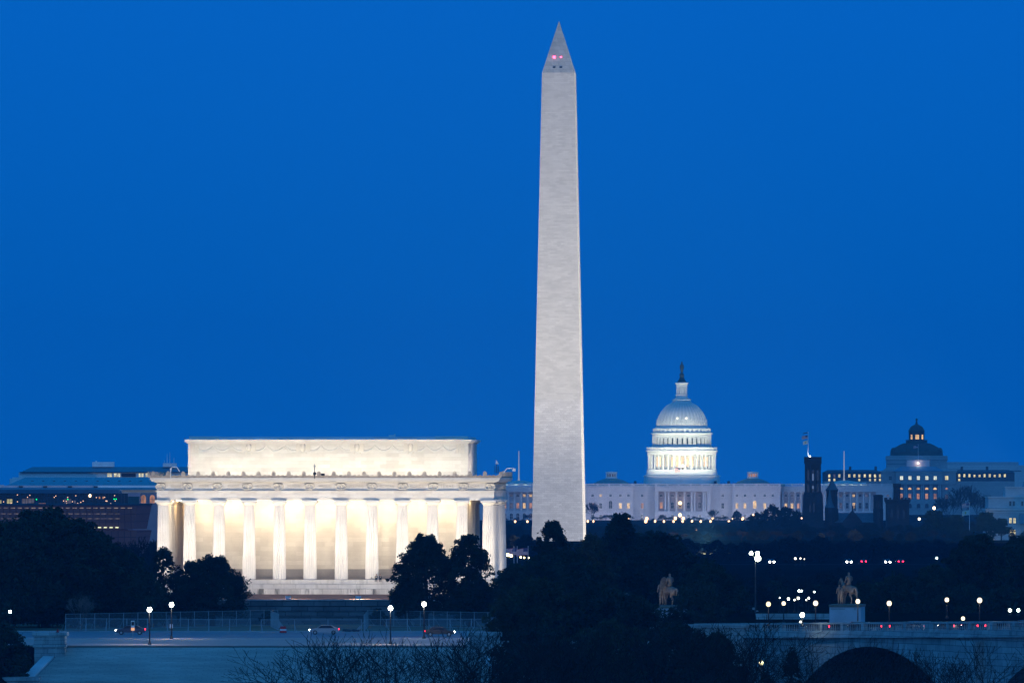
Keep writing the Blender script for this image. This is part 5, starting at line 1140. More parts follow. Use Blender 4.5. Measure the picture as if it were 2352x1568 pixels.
# ------------------------------------------------------------------ fences, signs, barrels
mm, n, l, bs = _base('chain_link'); tr = n.new('ShaderNodeBsdfTransparent'); mixs = n.new('ShaderNodeMixShader'); mixs.inputs[0].default_value = .16
bs.inputs['Base Color'].default_value = (.3, .34, .38, 1); l.new(tr.outputs[0], mixs.inputs[1]); l.new(bs.outputs[0], mixs.inputs[2]); l.new(mixs.outputs[0], n['Material Output'].inputs[0])
M_link = mm
def fence(label, pts, h, step, brace=-1, top=True):
    # pts: list of (x, y) on the ground
    t = thing('site_fence', label, 'fence', (pts[0][0], pts[0][1], 9.0)); o = Vector((pts[0][0], pts[0][1], 0))
    rl = MB(); rb_ = MB(); ln_ = MB(); posts = []
    for a, c in zip(pts, pts[1:]):
        a = Vector((a[0], a[1], 0))-o; c = Vector((c[0], c[1], 0))-o; L = (c-a).length; k = max(1, round(L/step)); d = (c-a)/k
        for i in range(k):
            p0 = a+d*i; p1 = a+d*(i+1); posts.append((p0, d.normalized()))
            for z, rl_ in ((.12, rb_), (h-.05, rl)): rl_.tube((p0.x, p0.y, z), (p1.x, p1.y, z), .035, .035, 5)
            ln_.add([(p0.x, p0.y, .1), (p1.x, p1.y, .1), (p1.x, p1.y, h), (p0.x, p0.y, h)], [(0, 1, 2, 3)])
    posts.append((p1, d.normalized()))
    rl.build('top_rail', M_galv, t); rb_.build('bottom_rail', M_galv, t); ln_.build('chain_link', M_link, t)
    for p_, d in posts:
        b = MB(); b.tube((p_.x, p_.y, 0), (p_.x, p_.y, h+.02), .055, .055, 6)
        nrm = Vector((-d.y, d.x, 0))*brace; f = p_+nrm*1.2+d*.35
        b.tube((p_.x, p_.y, h*.62), (f.x, f.y, .03), .035, .035, 5); b.box(f.x-.25, f.x+.25, f.y-.1, f.y+.1, 0, .08); b.build('post', M_galv, t)
    return t
def G2(x, yb): D = 23*19000/(yb-1110); return (PX(x, D), D)
fence('tall wire site fence left of the retaining wall, farther row', [G2(151, 1447), G2(638, 1436.5)], 2.6, 3.4, 1)
fence('tall wire site fence right of the retaining wall under the evergreens', [G2(844, 1437), G2(1215, 1445)], 2.6, 3.4, 1)
fence('lower wire site fence nearest the road, left stretch', [G2(151, 1449), G2(575, 1452)], 2.05, 3.6, -1)
fence('lower wire site fence across the middle lawn', [G2(600, 1452), G2(830, 1452)], 2.05, 6.0, -1)
fence('lower wire site fence nearest the road, right stretch by the lamps', [G2(838, 1451.5), G2(1180, 1450)], 2.05, 3.6, -1)
for x0, y0, x1, y1, lb_ in ((622, 1439, 640, 1447, 'short return panel of the fence at the left end of the stone wall'), (836, 1450, 846, 1438, 'dense blue return panels of the fence at the right end of the stone wall')):
    fence(lb_, [G2(x0, y0), G2(x1, y1)], 2.6, 2.5, 1)
for i, x in enumerate((647, 653.5)):
    q = G2(x, 1453); t = thing('traffic_barrel', ('left' if i == 0 else 'right')+' of two red and white traffic barrels on the lawn', 'barrel', (q[0], q[1], 9.03), 0, 'traffic barrels')
    b = MB(); b.lathe(0, 0, [(.32, .06), (.3, .35)], 12); b.lathe(0, 0, [(.27, .6), (.25, .95), (.18, 1.02)], 12); b.build('barrel_body', mat('red_plastic', (.55, .03, .03), var=.05), t)
    b = MB(); b.lathe(0, 0, [(.29, .35), (.27, .6)], 12); b.build('white_band', M_white, t)
    b = MB(); b.lathe(0, 0, [(.4, 0), (.38, .06)], 12); b.build('rubber_base', M_black, t)
q = G2(c1(808, 1300)[0], 1469); t = thing('road_sign', 'narrow white road sign with an orange lit panel left of the lamps', 'sign', (q[0], q[1], 9.1))
b = MB(); b.tube((0, 0, 0), (0, 0, 2.7), .05); b.build('post', M_galv, t)
b = MB(); b.box(-.26, .26, -.06, -.02, 1.75, 2.75); b.build('sign_panel', M_white, t)
b = MB(); b.box(-.2, .2, -.065, -.06, 2.05, 2.6); b.build('panel_marking', M_black, t)
b = MB(); b.box(-.26, .26, -.08, -.02, 1.3, 1.72); b.build('lit_panel', glow('orange_panel', (1, .5, .25), .9), t)
q = G2(c1(1042, 1300)[0], 1464); t = thing('road_sign', 'small square white sign on a short post by the second lamp', 'sign', (q[0], q[1], 9.1))
b = MB(); b.tube((0, 0, 0), (0, 0, 1.6), .06); b.lathe(0, 0, [(.22, 0), (.1, .35)], 8); b.build('post', M_black, t)
b = MB(); b.box(-.25, .25, -.08, -.03, 1.35, 1.95); b.build('sign_panel', mat('white_sign', (.6, .6, .65), var=.05), t)
t = thing('marker_cone', 'small reddish cone standing on the left end pier of the steps', 'cone', (PX(c1(350, 0)[0], 1168.5), 1168.8, 9.1+1.9))
b = MB(); b.lathe(0, 0, [(.2, .04), (.06, .5), (.04, .55)], 10); b.build('cone_body', MC['red_plastic'], t); b = MB(); b.box(-.24, .24, -.24, .24, 0, .04); b.build('cone_foot', M_black, t)
for x, w, lb_ in ((928, .9, 'low dark heap of sandbags left of the fence return'), (955, 1.6, 'longer dark heap of sandbags beside the fence return'), (990, 1.0, 'dark heap of sandbags right by the blue fence return')):
    q = G2(602.9+x/3.5617-60 if x > 1000 else 602.9+(x-230)/3.5617, 1450); b = MB()
    for k in range(5): b.ball((q[0]+random.uniform(-w, w)*.7, q[1]+random.uniform(-.3, .3), 9.15+random.uniform(0, .12)), random.uniform(.25, .38), 8, 6, .55)
    tag(b.build('sandbag_heap', M_black), lb_, 'sandbags')

# ------------------------------------------------------------------ two people sitting on the temple steps
M_skin = mat('skin', (.5, .32, .24), var=.05); M_coat = mat('dark_coat', (.02, .02, .025), var=.2); M_coat2 = mat('black_jacket', (.03, .028, .03), var=.2); M_hair = mat('dark_hair', (.02, .014, .01)); M_shirt = mat('pale_shirt', (.5, .5, .5)); M_jeans = mat('dark_trousers', (.02, .025, .04), var=.2)
def sitter(lab, x, lean, coat, sc=1.0):
    t = thing('person', lab, 'person', lw(x, -1.35, 16.0), LR)
    vs = [((0, .15, .12), (.17, .13)), ((0, .14, .32), (.14, .11)), ((lean*.4, .08, .52), (.19, .12)), ((lean*.8, .04, .64), .06), ((lean, 0, .78), (.085, .1)), ((lean, -.01, .88), .07)]
    es = [(0, 1), (1, 2), (2, 3), (3, 4), (4, 5)]
    for s in (-1, 1):
        chain(vs, es, 2, [((lean*.4+.19*s, .08, .56), .07), ((.23*s, -.02, .34), .05), ((.12*s, -.28, .22), .04), ((.1*s, -.36, .2), .032)])
        chain(vs, es, 0, [((.1*s, -.05, .12), .1), ((.12*s, -.32, .13), .075), ((.12*s, -.36, -.28), .055), ((.12*s, -.47, -.34), .045)])
    body = skin('body', vs, es, t, coat, 2, sc=sc)
    b = MB(); b.ball((lean*sc, -.045*sc, .8*sc), .095*sc, 10, 8, 1.2); b.build('face', M_skin, body)
    b = MB(); b.ball((lean*sc, .02, .86*sc), .11*sc, 10, 8, .9); b.build('hair', M_hair, body)
    b = MB(); b.prism([(-.05, .3), (.05, .3), (.03, .58), (-.03, .58)], -.075, -.05); b.build('shirt', M_shirt, body)
sitter('person in a dark coat and pale shirt sitting on the temple base, left of two', 8.55, .03, M_coat, 1.0)
sitter('person in a black jacket sitting close on the right of another on the temple base', 9.25, -.04, M_coat2, .95)
t = thing('bag', 'small pale bag on the temple base left of the seated pair', 'bag', lw(7.75, -1.2, 16.0), LR)
b = MB(); b.prism([(-.25, 0), (.25, 0), (.18, .35), (-.12, .3)], -.12, .12); b.build('bag_body', M_plinth, t); b = MB(); b.path([(-.1, 0, .3), (0, 0, .45), (.12, 0, .33)], .02); b.build('bag_handle', M_black, t)
# ------------------------------------------------------------------ trees
M_leaf = mat('evergreen_leaves', (.024, .042, .026), var=.5, scale=.35, rough=.9, spec=.1)
M_leaf2 = mat('dark_needle_leaves', (.020, .036, .024), var=.5, scale=.3, rough=.9, spec=.1)
M_far = mat('far_tree_foliage', (.022, .026, .020), var=.4, scale=.2, rough=1, spec=.05)
M_bark = mat('tree_bark', (.05, .042, .036), var=.3, scale=2, rough=1, spec=.05)
M_twig = mat('bare_twigs', (.030, .024, .022), var=.3, scale=1, rough=1, spec=.05)
rng = np.random.default_rng(11)
def quads_mesh(name, V, m, extra=None, m2=None):
    # V: (n,4,3)
    n = len(V); v = V.reshape(-1, 3); f0 = np.arange(n*4)
    if extra is not None: ev, ef = extra
    else: ev, ef = np.zeros((0, 3)), []
    me = bpy.data.meshes.new(name)
    nv = len(v)+len(ev); nf = n+len(ef)
    me.vertices.add(nv); me.loops.add(nf*4); me.polygons.add(nf)
    me.vertices.foreach_set('co', np.concatenate([v, ev]).astype(np.float32).ravel())
    li = f0 if not len(ef) else np.concatenate([f0, (np.array(ef)+len(v)).ravel()])
    me.loops.foreach_set('vertex_index', li.astype(np.int32)); me.polygons.foreach_set('loop_start', (np.arange(nf)*4).astype(np.int32))
    me.materials.append(m)
    if m2 is not None:
        me.materials.append(m2); mi = np.zeros(nf, np.int32); mi[n:] = 1; me.polygons.foreach_set('material_index', mi)
    me.update(calc_edges=True); return me
def leaves(centers, size, flat=.8):
    n = len(centers); a = rng.normal(size=(n, 3)); a /= np.linalg.norm(a, axis=1)[:, None]
    b_ = rng.normal(size=(n, 3)); b_ -= (b_*a).sum(1)[:, None]*a; b_ /= np.linalg.norm(b_, axis=1)[:, None]
    s = size*rng.uniform(.6, 1.3, (n, 1)); a = a*s*.5; b_ = b_*s*.5*flat
    return np.stack([centers-a-b_*.3, centers+b_, centers+a-b_*.2, centers-b_], 1)
PROF = {'holly': [(0, .8), (.15, 1), (.4, .97), (.58, .8), (.75, .6), (.88, .4), (1, .12)],
        'broad': [(0, .55), (.12, .85), (.3, 1), (.55, .95), (.75, .75), (.9, .45), (1, .12)],
        'cone': [(0, .7), (.1, .95), (.3, 1), (.5, .8), (.7, .58), (.85, .38), (1, .08)],
        'oval': [(0, .4), (.2, .8), (.45, 1), (.7, .85), (.88, .5), (1, .1)],
        'shrub': [(0, .9), (.3, 1), (.6, .85), (.85, .5), (1, .15)]}
def crown_centers(kind, H, R, base, ncl, nl, cr, lobe=.13, tuft=.16):
    pr = PROF[kind]; t = rng.uniform(0, 1, ncl); th = rng.uniform(0, 2*math.pi, ncl)
    rr = np.interp(t, [p[0] for p in pr], [p[1] for p in pr])
    p1, p2, p3 = rng.uniform(0, 6.28, 3)
    lob = 1+lobe*np.sin(3*th+p1+5*t)+lobe*.7*np.sin(5*th+p2-9*t)+lobe*.5*np.sin(2*th+p3+17*t)
    rad = R*rr*lob*np.sqrt(rng.uniform(.3, 1, ncl))
    c = np.stack([rad*np.cos(th), rad*np.sin(th), base+(H-base)*t], 1)
    # leaders that break the outline at the top
    k = max(6, ncl//9); tt = rng.uniform(.35, 1, k); tht = rng.uniform(0, 6.28, k)
    r2 = np.interp(tt, [p[0] for p in pr], [p[1] for p in pr])*R*rng.uniform(.95, 1.2, k)
    c2_ = np.stack([r2*np.cos(tht), r2*np.sin(tht), base+(H-base)*tt+rng.uniform(0, 1, k)*cr*.9], 1)
    c = np.concatenate([c, c2_]); n = len(c)
    crs = cr*rng.uniform(.45, 1.2, n); crs[-k:] *= .6
    d = rng.normal(size=(n, nl, 3)); d /= np.linalg.norm(d, axis=2)[:, :, None]
    q = c[:, None, :]+d*(rng.uniform(.15, 1, (n, nl, 1))**.5)*crs[:, None, None]*np.array([1, 1, .75])
    q = q.reshape(-1, 3)
    ns = int(R*3)+6; ts = rng.uniform(.45, 1, ns)**.7; ths = rng.uniform(0, 6.28, ns); rs = np.interp(ts, [p[0] for p in pr], [p[1] for p in pr])*R*rng.uniform(.75, 1.05, ns)
    sp_ = []
    for a, th_, r_ in zip(ts, ths, rs):
        L = cr*rng.uniform(.9, 2.0); m_ = 26; u = rng.uniform(0, 1, m_)
        z0 = base+(H-base)*a-L*.35; w = .34*cr*(1-u)+.08
        sp_.append(np.stack([r_*np.cos(th_)+rng.normal(0, 1, m_)*w, r_*np.sin(th_)+rng.normal(0, 1, m_)*w, z0+L*u], 1))
    return np.concatenate([q]+sp_)
class Seg:
    def __init__(s): s.p = []; s.q = []; s.a = []; s.b = []
    def add(s, p, q, a, b): s.p.append(p); s.q.append(q); s.a.append(a); s.b.append(b)
    def arrays(s, n=4):
        p, q = np.array(s.p), np.array(s.q); d = q-p; L = np.linalg.norm(d, axis=1)[:, None]+1e-9; d = d/L
        up = np.where(np.abs(d[:, 2:3]) > .9, np.array([[1., 0, 0]]), np.array([[0., 0, 1]])); u = np.cross(d, up); u /= np.linalg.norm(u, axis=1)[:, None]; w = np.cross(d, u)
        A = np.array(s.a)[:, None]; B = np.array(s.b)[:, None]; V = []
        for k in range(n):
            t0, t1 = 2*math.pi*k/n, 2*math.pi*(k+1)/n
            V.append(np.stack([p+A*(u*math.cos(t0)+w*math.sin(t0)), p+A*(u*math.cos(t1)+w*math.sin(t1)), q+B*(u*math.cos(t1)+w*math.sin(t1)), q+B*(u*math.cos(t0)+w*math.sin(t0))], 1))
        return np.concatenate(V)
def branch(sg, p, d, L, r, depth, spread=.55, up=.12, rnd=None, minr=.02, nsub=3, bend=.14):
    rnd = rnd or random; steps = 3
    for i in range(steps):
        d = (d+Vector((rnd.gauss(0, bend), rnd.gauss(0, bend), rnd.gauss(0, bend*.7)+up*.4))).normalized()
        q = p+d*(L/steps); r1 = max(minr, r*.86); sg.add(tuple(p), tuple(q), r, r1); p = q; r = r1
        if depth > 0 and i > 0:
            for _ in range(1 if i == 1 else nsub-1):
                ax = d.orthogonal().normalized(); ax.rotate(Matrix.Rotation(rnd.uniform(0, 6.28), 3, d))
                nd = (d+ax*rnd.uniform(.6, 1.15)*spread*1.5+Vector((0, 0, up))).normalized()
                branch(sg, p.copy(), nd, L*rnd.uniform(.6, .85), r*rnd.uniform(.5, .72), depth-1, spread, up, rnd, minr, nsub, bend)
    if depth > 0: branch(sg, p.copy(), d, L*.75, r*.8, depth-1, spread, up, rnd, minr, nsub, bend)
def bare(name, H, depth, seed, minr, m, spread=.55, nsub=3, trunk=.22):
    rnd = random.Random(seed); sg = Seg(); h = H*trunk; r = H*.018
    sg.add((0, 0, 0), (0, 0, h*.5), r*1.25, r*1.05); sg.add((0, 0, h*.5), (0.1, 0, h), r*1.05, r)
    for k in range(4):
        a = k*1.57+rnd.uniform(-.4, .4); d = Vector((math.cos(a)*.55, math.sin(a)*.55, 1)).normalized()
        branch(sg, Vector((.1, 0, h)), d, H*.27, r*.6, depth, spread, .14, rnd, minr, nsub)
    V = sg.arrays(3); V[:, :, :] *= 1; top = V[:, :, 2].max(); V *= H/top
    return V
def hero(label, xc, ytop, hw_, yb, D, kind='broad', m=None, dens=1.0, cr=None, leaf=.42, group=None, cat='tree', name='evergreen_tree', lift=.1):
    x = PX(xc, D); zb = PZ(yb, D); zt = PZ(ytop, D); H = zt-zb; R = hw_*D/F
    t = thing(name, label, cat, (x, D, zb), rng.uniform(0, 6), group)
    ncl = int(130*dens*(R*R*2+R*H)/60)+25; cr_ = cr or (.16*R+.55); nl = int(46*(cr_/1.2)**1.6/(leaf/.42)**1.2)+12
    c = crown_centers(kind, H-cr_*.45, R*1.0-cr_*.25, H*lift, ncl, nl, cr_)
    c = c[c[:, 2] > 0.05]
    put('crown', quads_mesh('crown', leaves(c, leaf), m or M_leaf), t)
    sg = Seg(); r = .05*R+.1
    sg.add((0, 0, -1.2), (0, 0, H*.35), r*1.3, r); sg.add((0, 0, H*.35), (.1, .05, H*.8), r, r*.3)
    rd = random.Random(int(xc)); 
    for k in range(10):
        a = rd.uniform(0, 6.28); z = H*rd.uniform(.12, .6); q = (math.cos(a)*R*.7, math.sin(a)*R*.7, z+H*.16); sg.add((0, 0, z), q, r*.45, r*.12)
    put('trunk', quads_mesh('trunk', sg.arrays(6), M_bark), t); return t
ge = 'dark evergreens around the temple and bridge'
hero('huge dark spreading tree filling the left edge before the bronze museum', 105, 1180, 160, 1443, 1325, 'broad', M_leaf, 1.1, 2.4, .5, ge)
hero('dark tree at the far left edge with a rounded top', 8, 1205, 95, 1443, 1300, 'broad', M_leaf, 1, 1.9, .48, ge)
hero('lower dark tree on the right flank of the huge left tree', 262, 1262, 92, 1443, 1330, 'broad', M_leaf, 1, 1.7, .45, ge)
hero('low dark round tree behind the left fence near the tall narrow one', 325, 1315, 60, 1443, 1322, 'broad', M_leaf, 1, 1.2, .4, ge)
hero('narrow dark tree against the leftmost temple column', 376, 1256, 40, 1428, 1338, 'holly', M_leaf2, 1.3, .8, .3, ge)
hero('thin reddish shrub between two evergreens at the left of the temple', 409, 1296, 17, 1428, 1350, 'oval', mat('reddish_shrub_leaves', (.045, .024, .022), var=.4, rough=1), .55, .5, .22, ge)
hero('dark evergreen shoulder left of the big round one', 438, 1288, 42, 1428, 1336, 'holly', M_leaf2, 1.3, .8, .3, ge)
hero('big round dark evergreen before the left temple columns', 488, 1277, 88, 1428, 1336, 'holly', M_leaf2, 1.5, 1.0, .32, ge)
hero('dark evergreen with uneven top before the right temple columns, left of two', 978, 1232, 84, 1424, 1334, 'holly', M_leaf2, 1.5, 1.0, .32, ge)
hero('low dark evergreen skirt left of the two before the right columns', 940, 1330, 42, 1424, 1331, 'broad', M_leaf2, 1.5, .9, .32, ge)
hero('tallest dark evergreen before the right temple columns, right of two', 1076, 1226, 62, 1424, 1330, 'holly', M_leaf2, 1.5, .95, .32, ge)
hero('dark evergreen filling the gap below the tallest one near the temple corner', 1090, 1335, 58, 1430, 1327, 'broad', M_leaf2, 1.3, .9, .32, ge)
hero('dark tree right of the temple corner, below the yellow park lamps', 1188, 1295, 58, 1440, 1300, 'broad', M_leaf, 1.3, 1.1, .36, ge)
hero('ragged dark evergreen covering the foot of the obelisk', 1270, 1197, 62, 1440, 1320, 'holly', M_leaf2, 1.0, .9, .36, ge)
hero('dark evergreen wide skirt below the obelisk foot', 1285, 1268, 115, 1445, 1318, 'broad', M_leaf, 1.2, 1.4, .4, ge)
hero('tall dark evergreen just right of the obelisk with broken crown', 1425, 1180, 66, 1430, 1500, 'holly', M_leaf2, 1.1, 1.1, .4, ge)
hero('dark evergreen filling behind between obelisk foot and tall one', 1360, 1232, 60, 1435, 1415, 'broad', M_leaf, 1.3, 1.2, .4, ge)
hero('large dark rounded evergreen behind the left statue', 1510, 1225, 92, 1430, 1480, 'broad', MC['olive_leaves'] if 'olive_leaves' in MC else M_leaf2, 1.2, 1.6, .45, ge)
hero('dark evergreen right of the left statue', 1625, 1290, 66, 1440, 1345, 'broad', M_leaf, 1.2, 1.3, .4, ge)
hero('dark evergreen closest to the high mast, left of it', 1680, 1330, 45, 1440, 1380, 'broad', M_leaf, 1.2, 1.1, .4, ge)
hero('bushy green evergreen standing in front of the left pedestal', 1600, 1332, 62, 1470, 1232, 'broad', mat('brighter_green_leaves', (.026, .046, .028), var=.4, rough=.9), 1.4, 1.0, .34, ge)
hero('low dark shrub mass left of the left pedestal', 1470, 1375, 62, 1480, 1225, 'shrub', M_leaf, 1.4, .9, .34, ge)
hero('low shrub covering the front of the left pedestal', 1545, 1408, 32, 1475, 1228, 'shrub', M_leaf, 1.3, .7, .3, ge)
hero('dark bushy evergreen in front of the steps\' right pier', 1240, 1335, 120, 1500, 1176, 'broad', mat('olive_leaves', (.036, .050, .026), var=.45, scale=.3, rough=.9, spec=.05), 1.3, 1.3, .38, ge)
hero('dark bushy evergreen middle bottom left of the bridge', 1380, 1350, 110, 1500, 1176, 'broad', M_leaf2, 1.3, 1.3, .38, ge)
hero('low dark thicket on the river bank below the pier', 1235, 1440, 110, 1600, 1150, 'shrub', M_leaf2, 1.2, 1.1, .38, ge)
hero('low dark thicket on the river bank below the left statue', 1400, 1430, 120, 1600, 1150, 'shrub', MC['olive_leaves'], 1.2, 1.1, .38, ge)
hero('low dark thicket where the bridge meets the bank', 1560, 1432, 95, 1600, 1148, 'shrub', M_leaf2, 1.2, 1.1, .38, ge)
hero('low dark thicket at the left end of the bridge balustrade', 1648, 1452, 52, 1600, 1146, 'shrub', M_leaf, 1.2, 1.0, .36, ge)
hero('dark tree at the bottom left corner beside the sloping coping', 5, 1430, 66, 1610, 1160, 'broad', M_leaf, 1.3, 1.0, .36, ge)
hero('small dark shrub at the left foot of the stone wall', 618, 1402, 22, 1436, 1340, 'shrub', M_leaf2, 1.2, .5, .28, ge)
hero('small round dark shrub at the right foot of the stone wall', 868, 1400, 22, 1436, 1340, 'shrub', M_leaf2, 1.2, .5, .28, ge)
for a in [('massive dark pine at the right, left part of the pair', 2245, 1228, 82, 1435, 1440), ('massive dark tree at the right edge behind the lamp pair', 2335, 1238, 62, 1435, 1430), ('dark tree left of the massive pine', 2150, 1300, 62, 1435, 1420),
          ('dark rounded tree behind the lamp right of the statue', 2060, 1322, 60, 1435, 1380), ('dark tree right behind the pale pedestal', 1990, 1338, 45, 1435, 1390), ('dark low tree behind the low bridge lamp', 2215, 1345, 70, 1435, 1370),
          ('dark low tree behind the plaza lamps', 1880, 1345, 55, 1435, 1600), ('dark low tree right of the high mast', 1780, 1340, 45, 1435, 1600), ('dark low tree behind the lamp pair at the right', 2310, 1350, 60, 1435, 1380)]:
    hero(a[0], a[1], a[2], a[3], a[4], a[5], 'broad', M_leaf, 1.1, 1.4, .42, ge)
# slim evergreens on the near bank
for x, y, w, D, lb_ in ((1819, 1488, 26, 900, 'slim dark conifer at the bottom left of the bridge arch'), (1762, 1545, 26, 900, 'low dark bush under the yellow lamp'), (1868, 1555, 30, 890, 'low dark evergreen tuft at the bottom under the arch')):
    hero(lb_, x, y, w, 1640, D, 'cone', M_leaf2, 1.6, .5, .22, 'small conifers on the near bank')

# bare trees on the near bank
BP = [bare('bare', 14.5, 4, s, .018, M_twig, sp_, 2, .10) for s, sp_ in ((1, .62), (2, .7), (5, .8), (9, .55))]
BM = [quads_mesh('branches', V, M_twig) for V in BP]
def bare_tree(label, x, ytop, D, k, zb=3.0, group='bare trees along the near bank', wid=1.45):
    H = PZ(ytop-18, D)-zb; s = H/14.5
    t = thing('bare_tree', label, 'tree', (PX(x, D), D, zb), rng.uniform(0, 6), group); o = put('branches', BM[k % 4], t); o.scale = (s*wid, s*wid, s); return t
nb_ = ['leftmost bare tree, low before the stone steps', 'bare tree low before the steps, second from the left', 'bare tree before the middle of the steps', 'bare tree between the steps\' middle and the nearer lamp post', 'bare tree right below the nearer middle lamp post',
       'bare tree right below the farther middle lamp post', 'bare tree left of the right end pier', 'bare tree leaning across the right end pier', 'bare tree right of the end pier', 'bare tree before the dark thicket, left one',
       'bare tree before the dark thicket, right one', 'bare tree below the left statue', 'bare tree right below the left statue pedestal', 'large bare tree reaching up to the left end of the balustrade', 'bare tree left of the yellow lamp',
       'bare tree right of the yellow lamp', 'bare tree left in front of the bridge arch', 'bare tree in the middle of the bridge arch', 'bare tree at the right foot of the arch', 'bare tree before the bridge near the right edge', 'rightmost bare tree at the bottom right corner']
bx = [(690, 1500), (768, 1462), (838, 1472), (900, 1490), (962, 1478), (1012, 1458), (1062, 1500), (1128, 1440), (1198, 1446), (1275, 1450), (1350, 1462), (1440, 1455), (1530, 1440), (1625, 1425), (1715, 1452), (1800, 1470), (1900, 1478), (1990, 1500), (2110, 1505), (2215, 1490), (2320, 1470)]
for i, (x, y) in enumerate(bx): bare_tree(nb_[i], x, y, 850+((i*37) % 60), i)
V = bare('x', 16, 3, 21, .05, M_bark, .5, 3, .12)
t = thing('bare_tree', 'bare limbed tree with pale trunk in front of the huge left tree', 'tree', (PX(186, 1290), 1290, 9), .4); put('branches', quads_mesh('branches', V*.36, mat('pale_bark', (.13, .11, .10), var=.2)), t)

# far woods
def far_mesh(kind, seed):
    if kind == 'dense':
        c = crown_centers('broad' if seed % 2 else 'oval', 11.3, 5.2, 1.0, 210, 26, 1.15, .16); L = leaves(c, .62)
        sg = Seg(); sg.add((0, 0, -1), (0, 0, 6), .4, .2); return quads_mesh('far_tree', L, M_far, None, None) if False else quads_mesh('far_tree', np.concatenate([L, sg.arrays(5)]), M_far)
    if kind == 'pine':
        c = []
        for k in range(9):
            z = 5.5+k*.75; w = 5.5*(1-.55*(k/9))*rng.uniform(.7, 1.1)
            n = 900; th = rng.uniform(0, 6.28, n); r = w*np.sqrt(rng.uniform(0, 1, n))*(1+.25*np.sin(3*th+k)); c.append(np.stack([r*np.cos(th)+rng.normal()*.8, r*np.sin(th), z+rng.normal(0, .22, n)-.05*r], 1))
        sg = Seg(); sg.add((0, 0, 0), (0, 0, 11), .35, .12); return quads_mesh('far_pine', np.concatenate([leaves(np.concatenate(c), .5), sg.arrays(5)]), M_leaf2)
    V = bare('b', 12, 3, seed, .055, M_twig, .6, 4, .16); return quads_mesh('far_bare_tree', V, M_twig)
FM = {'dense': [far_mesh('dense', s) for s in range(4)], 'bare': [far_mesh('bare', 30+s) for s in range(4)], 'pine': [far_mesh('pine', s) for s in range(2)]}
def where(x):
    for lim, w in ((1, ''), (200, 'at the far left edge'), (360, 'left of the temple below the bronze museum'), (1225, 'between the temple corner and the obelisk'), (1480, 'right of the obelisk foot'), (1700, 'below the great white dome'), (1840, 'left of the black castle tower'), (2090, 'below the black castle'), (2210, 'below the domed library')):
        if x < lim: return w
    return 'near the right edge below the stone office'
rt = random.Random(5)
def far_tree(x, ytop, D, kind, wide=1.0, label=None, depthw='far'):
    zb = gz(PX(x, D), D); H = PZ(ytop, D)-zb
    if H < 2: return
    s = H/12.0; me = rt.choice(FM[kind]); nm = {'dense': 'far_tree', 'bare': 'bare_tree', 'pine': 'pine_tree'}[kind]
    o = put(nm, me, None, (PX(x, D), D, zb), rt.uniform(0, 6.28)); o.scale = (s*wide, s*wide, s)
    kw = {'dense': 'dense dark tree', 'bare': 'bare twiggy tree', 'pine': 'flat layered pine'}[kind]
    tag(o, label or '%s in the %s park woods %s' % (kw, depthw, where(x)), 'tree', '%ss in the %s park woods %s' % (kw, depthw, where(x)))
def band(x0, x1, D, yt, jit, kinds, wide, depthw, gaps=(), step=None):
    x = x0
    while x < x1:
        if not any(a < x < c for a, c in gaps):
            y = (yt(x) if callable(yt) else yt)+rt.uniform(-jit, jit); far_tree(x, y, D+rt.uniform(-60, 60), rt.choice(kinds), wide*rt.uniform(.85, 1.2), None, depthw)
        H = max(6, PZ(yt(x) if callable(yt) else yt, D)-gz(0, D)); x += (step or .62)*H*wide*F/D*.85
band(1160, 1860, 4850, lambda x: 1187, 7, ['bare', 'bare', 'bare', 'dense'], 1.1, 'farthest', ((1215, 1335), (1480, 1500), (1560, 1575)))
band(1150, 2352, 4250, lambda x: 1203, 6, ['bare', 'dense', 'dense'], 1.2, 'far')
band(1150, 1830, 3500, lambda x: 1208, 6, ['bare', 'dense', 'dense'], 1.2, 'distant')
band(1790, 2352, 3330, lambda x: 1206 if x < 2110 else 1196, 5, ['dense', 'dense', 'bare'], 1.1, 'distant')
band(1150, 1225, 2550, 1232, 6, ['dense'], 1.2, 'middle')
band(1340, 2352, 2780, lambda x: 1222, 7, ['dense', 'bare', 'dense'], 1.2, 'middle')
band(1340, 2352, 2440, lambda x: 1240, 9, ['dense', 'dense', 'bare'], 1.3, 'near')
band(1640, 2352, 2040, lambda x: 1304, 3, ['dense'], 1.6, 'nearest')
band(1640, 2352, 1800, lambda x: 1318, 6, ['dense'], 1.5, 'nearest', ((2160, 2352),))
band(1640, 2352, 1620, lambda x: 1343, 8, ['dense'], 1.4, 'nearest', ((2160, 2352),))
band(1150, 1225, 1900, lambda x: 1306, 6, ['dense'], 1.3, 'nearest')
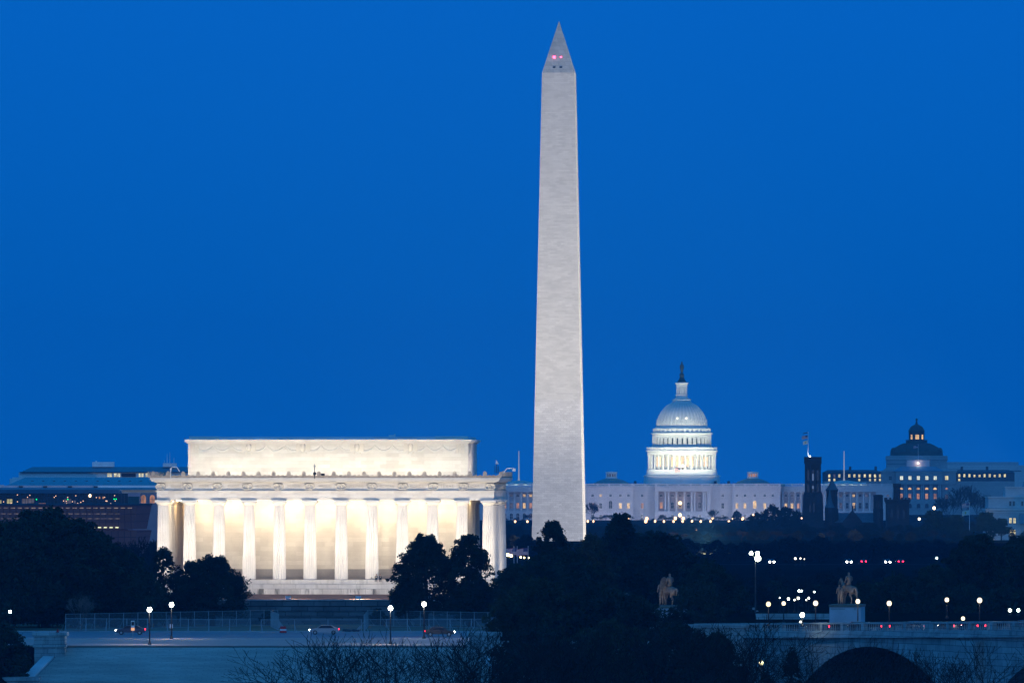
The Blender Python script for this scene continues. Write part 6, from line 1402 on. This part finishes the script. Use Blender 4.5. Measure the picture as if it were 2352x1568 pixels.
band(225, 365, 1900, lambda x: 1238, 8, ['bare'], 1.0, 'near'); band(225, 372, 2100, lambda x: 1275, 8, ['dense', 'bare'], 1.2, 'middle'); band(-20, 372, 1700, lambda x: 1322, 8, ['dense'], 1.2, 'nearest')
for x, y, D, k, w, lb_ in ((1738, 1176, 3700, 'dense', 1.0, 'dark rounded tree, leftmost of the clump by the black tower'), (1773, 1160, 3690, 'dense', 1.0, 'tallest dark rounded tree left of the black tower'), (1806, 1163, 3700, 'dense', .9, 'dark rounded tree nearest the black tower on its left'), (1832, 1172, 3650, 'dense', .8, 'small dark tree touching the foot of the black tower'),
                        (2150, 1172, 3000, 'pine', 1.1, 'flat topped dark pine left of the flagpole'), (2195, 1182, 3000, 'pine', .8, 'smaller flat topped pine nearest the flagpole on its left'), (2265, 1176, 2990, 'pine', 1.0, 'layered dark pine right of the flagpole before the office'), (2300, 1190, 2980, 'pine', .9, 'layered dark pine touching the lit office windows'),
                        (2215, 1112, 4300, 'bare', .8, 'great bare tree before the right wing of the library'), (2182, 1135, 4310, 'bare', .9, 'bare tree left of the great bare one at the library'), (2248, 1130, 4290, 'bare', .8, 'bare tree right of the great bare one'),
                        (1361, 1152, 4700, 'bare', .75, 'lone bare tree before the lit facade right of the obelisk'), (1640, 1168, 4700, 'bare', .9, 'bare tree before the facade right of the portico'), (1692, 1172, 4700, 'dense', .8, 'round dark tree before the facade'), (1520, 1180, 4700, 'bare', .9, 'bare tree before the facade left of the portico')):
    far_tree(x, y, D, k, w, lb_)

# ------------------------------------------------------------------ evening haze
hz, n, l, bs = _base('haze_air'); n.remove(bs); pv = n.new('ShaderNodeVolumePrincipled'); pv.inputs['Color'].default_value = (.14, .55, 1, 1); pv.inputs['Density'].default_value = 0.000055; pv.inputs['Anisotropy'].default_value = 0.0
l.new(pv.outputs['Volume'], n['Material Output'].inputs['Volume'])
b = MB(); b.box(-9100, 9100, -420, 9300, -3, 205); o = b.build('haze', hz); o['kind'] = 'stuff'
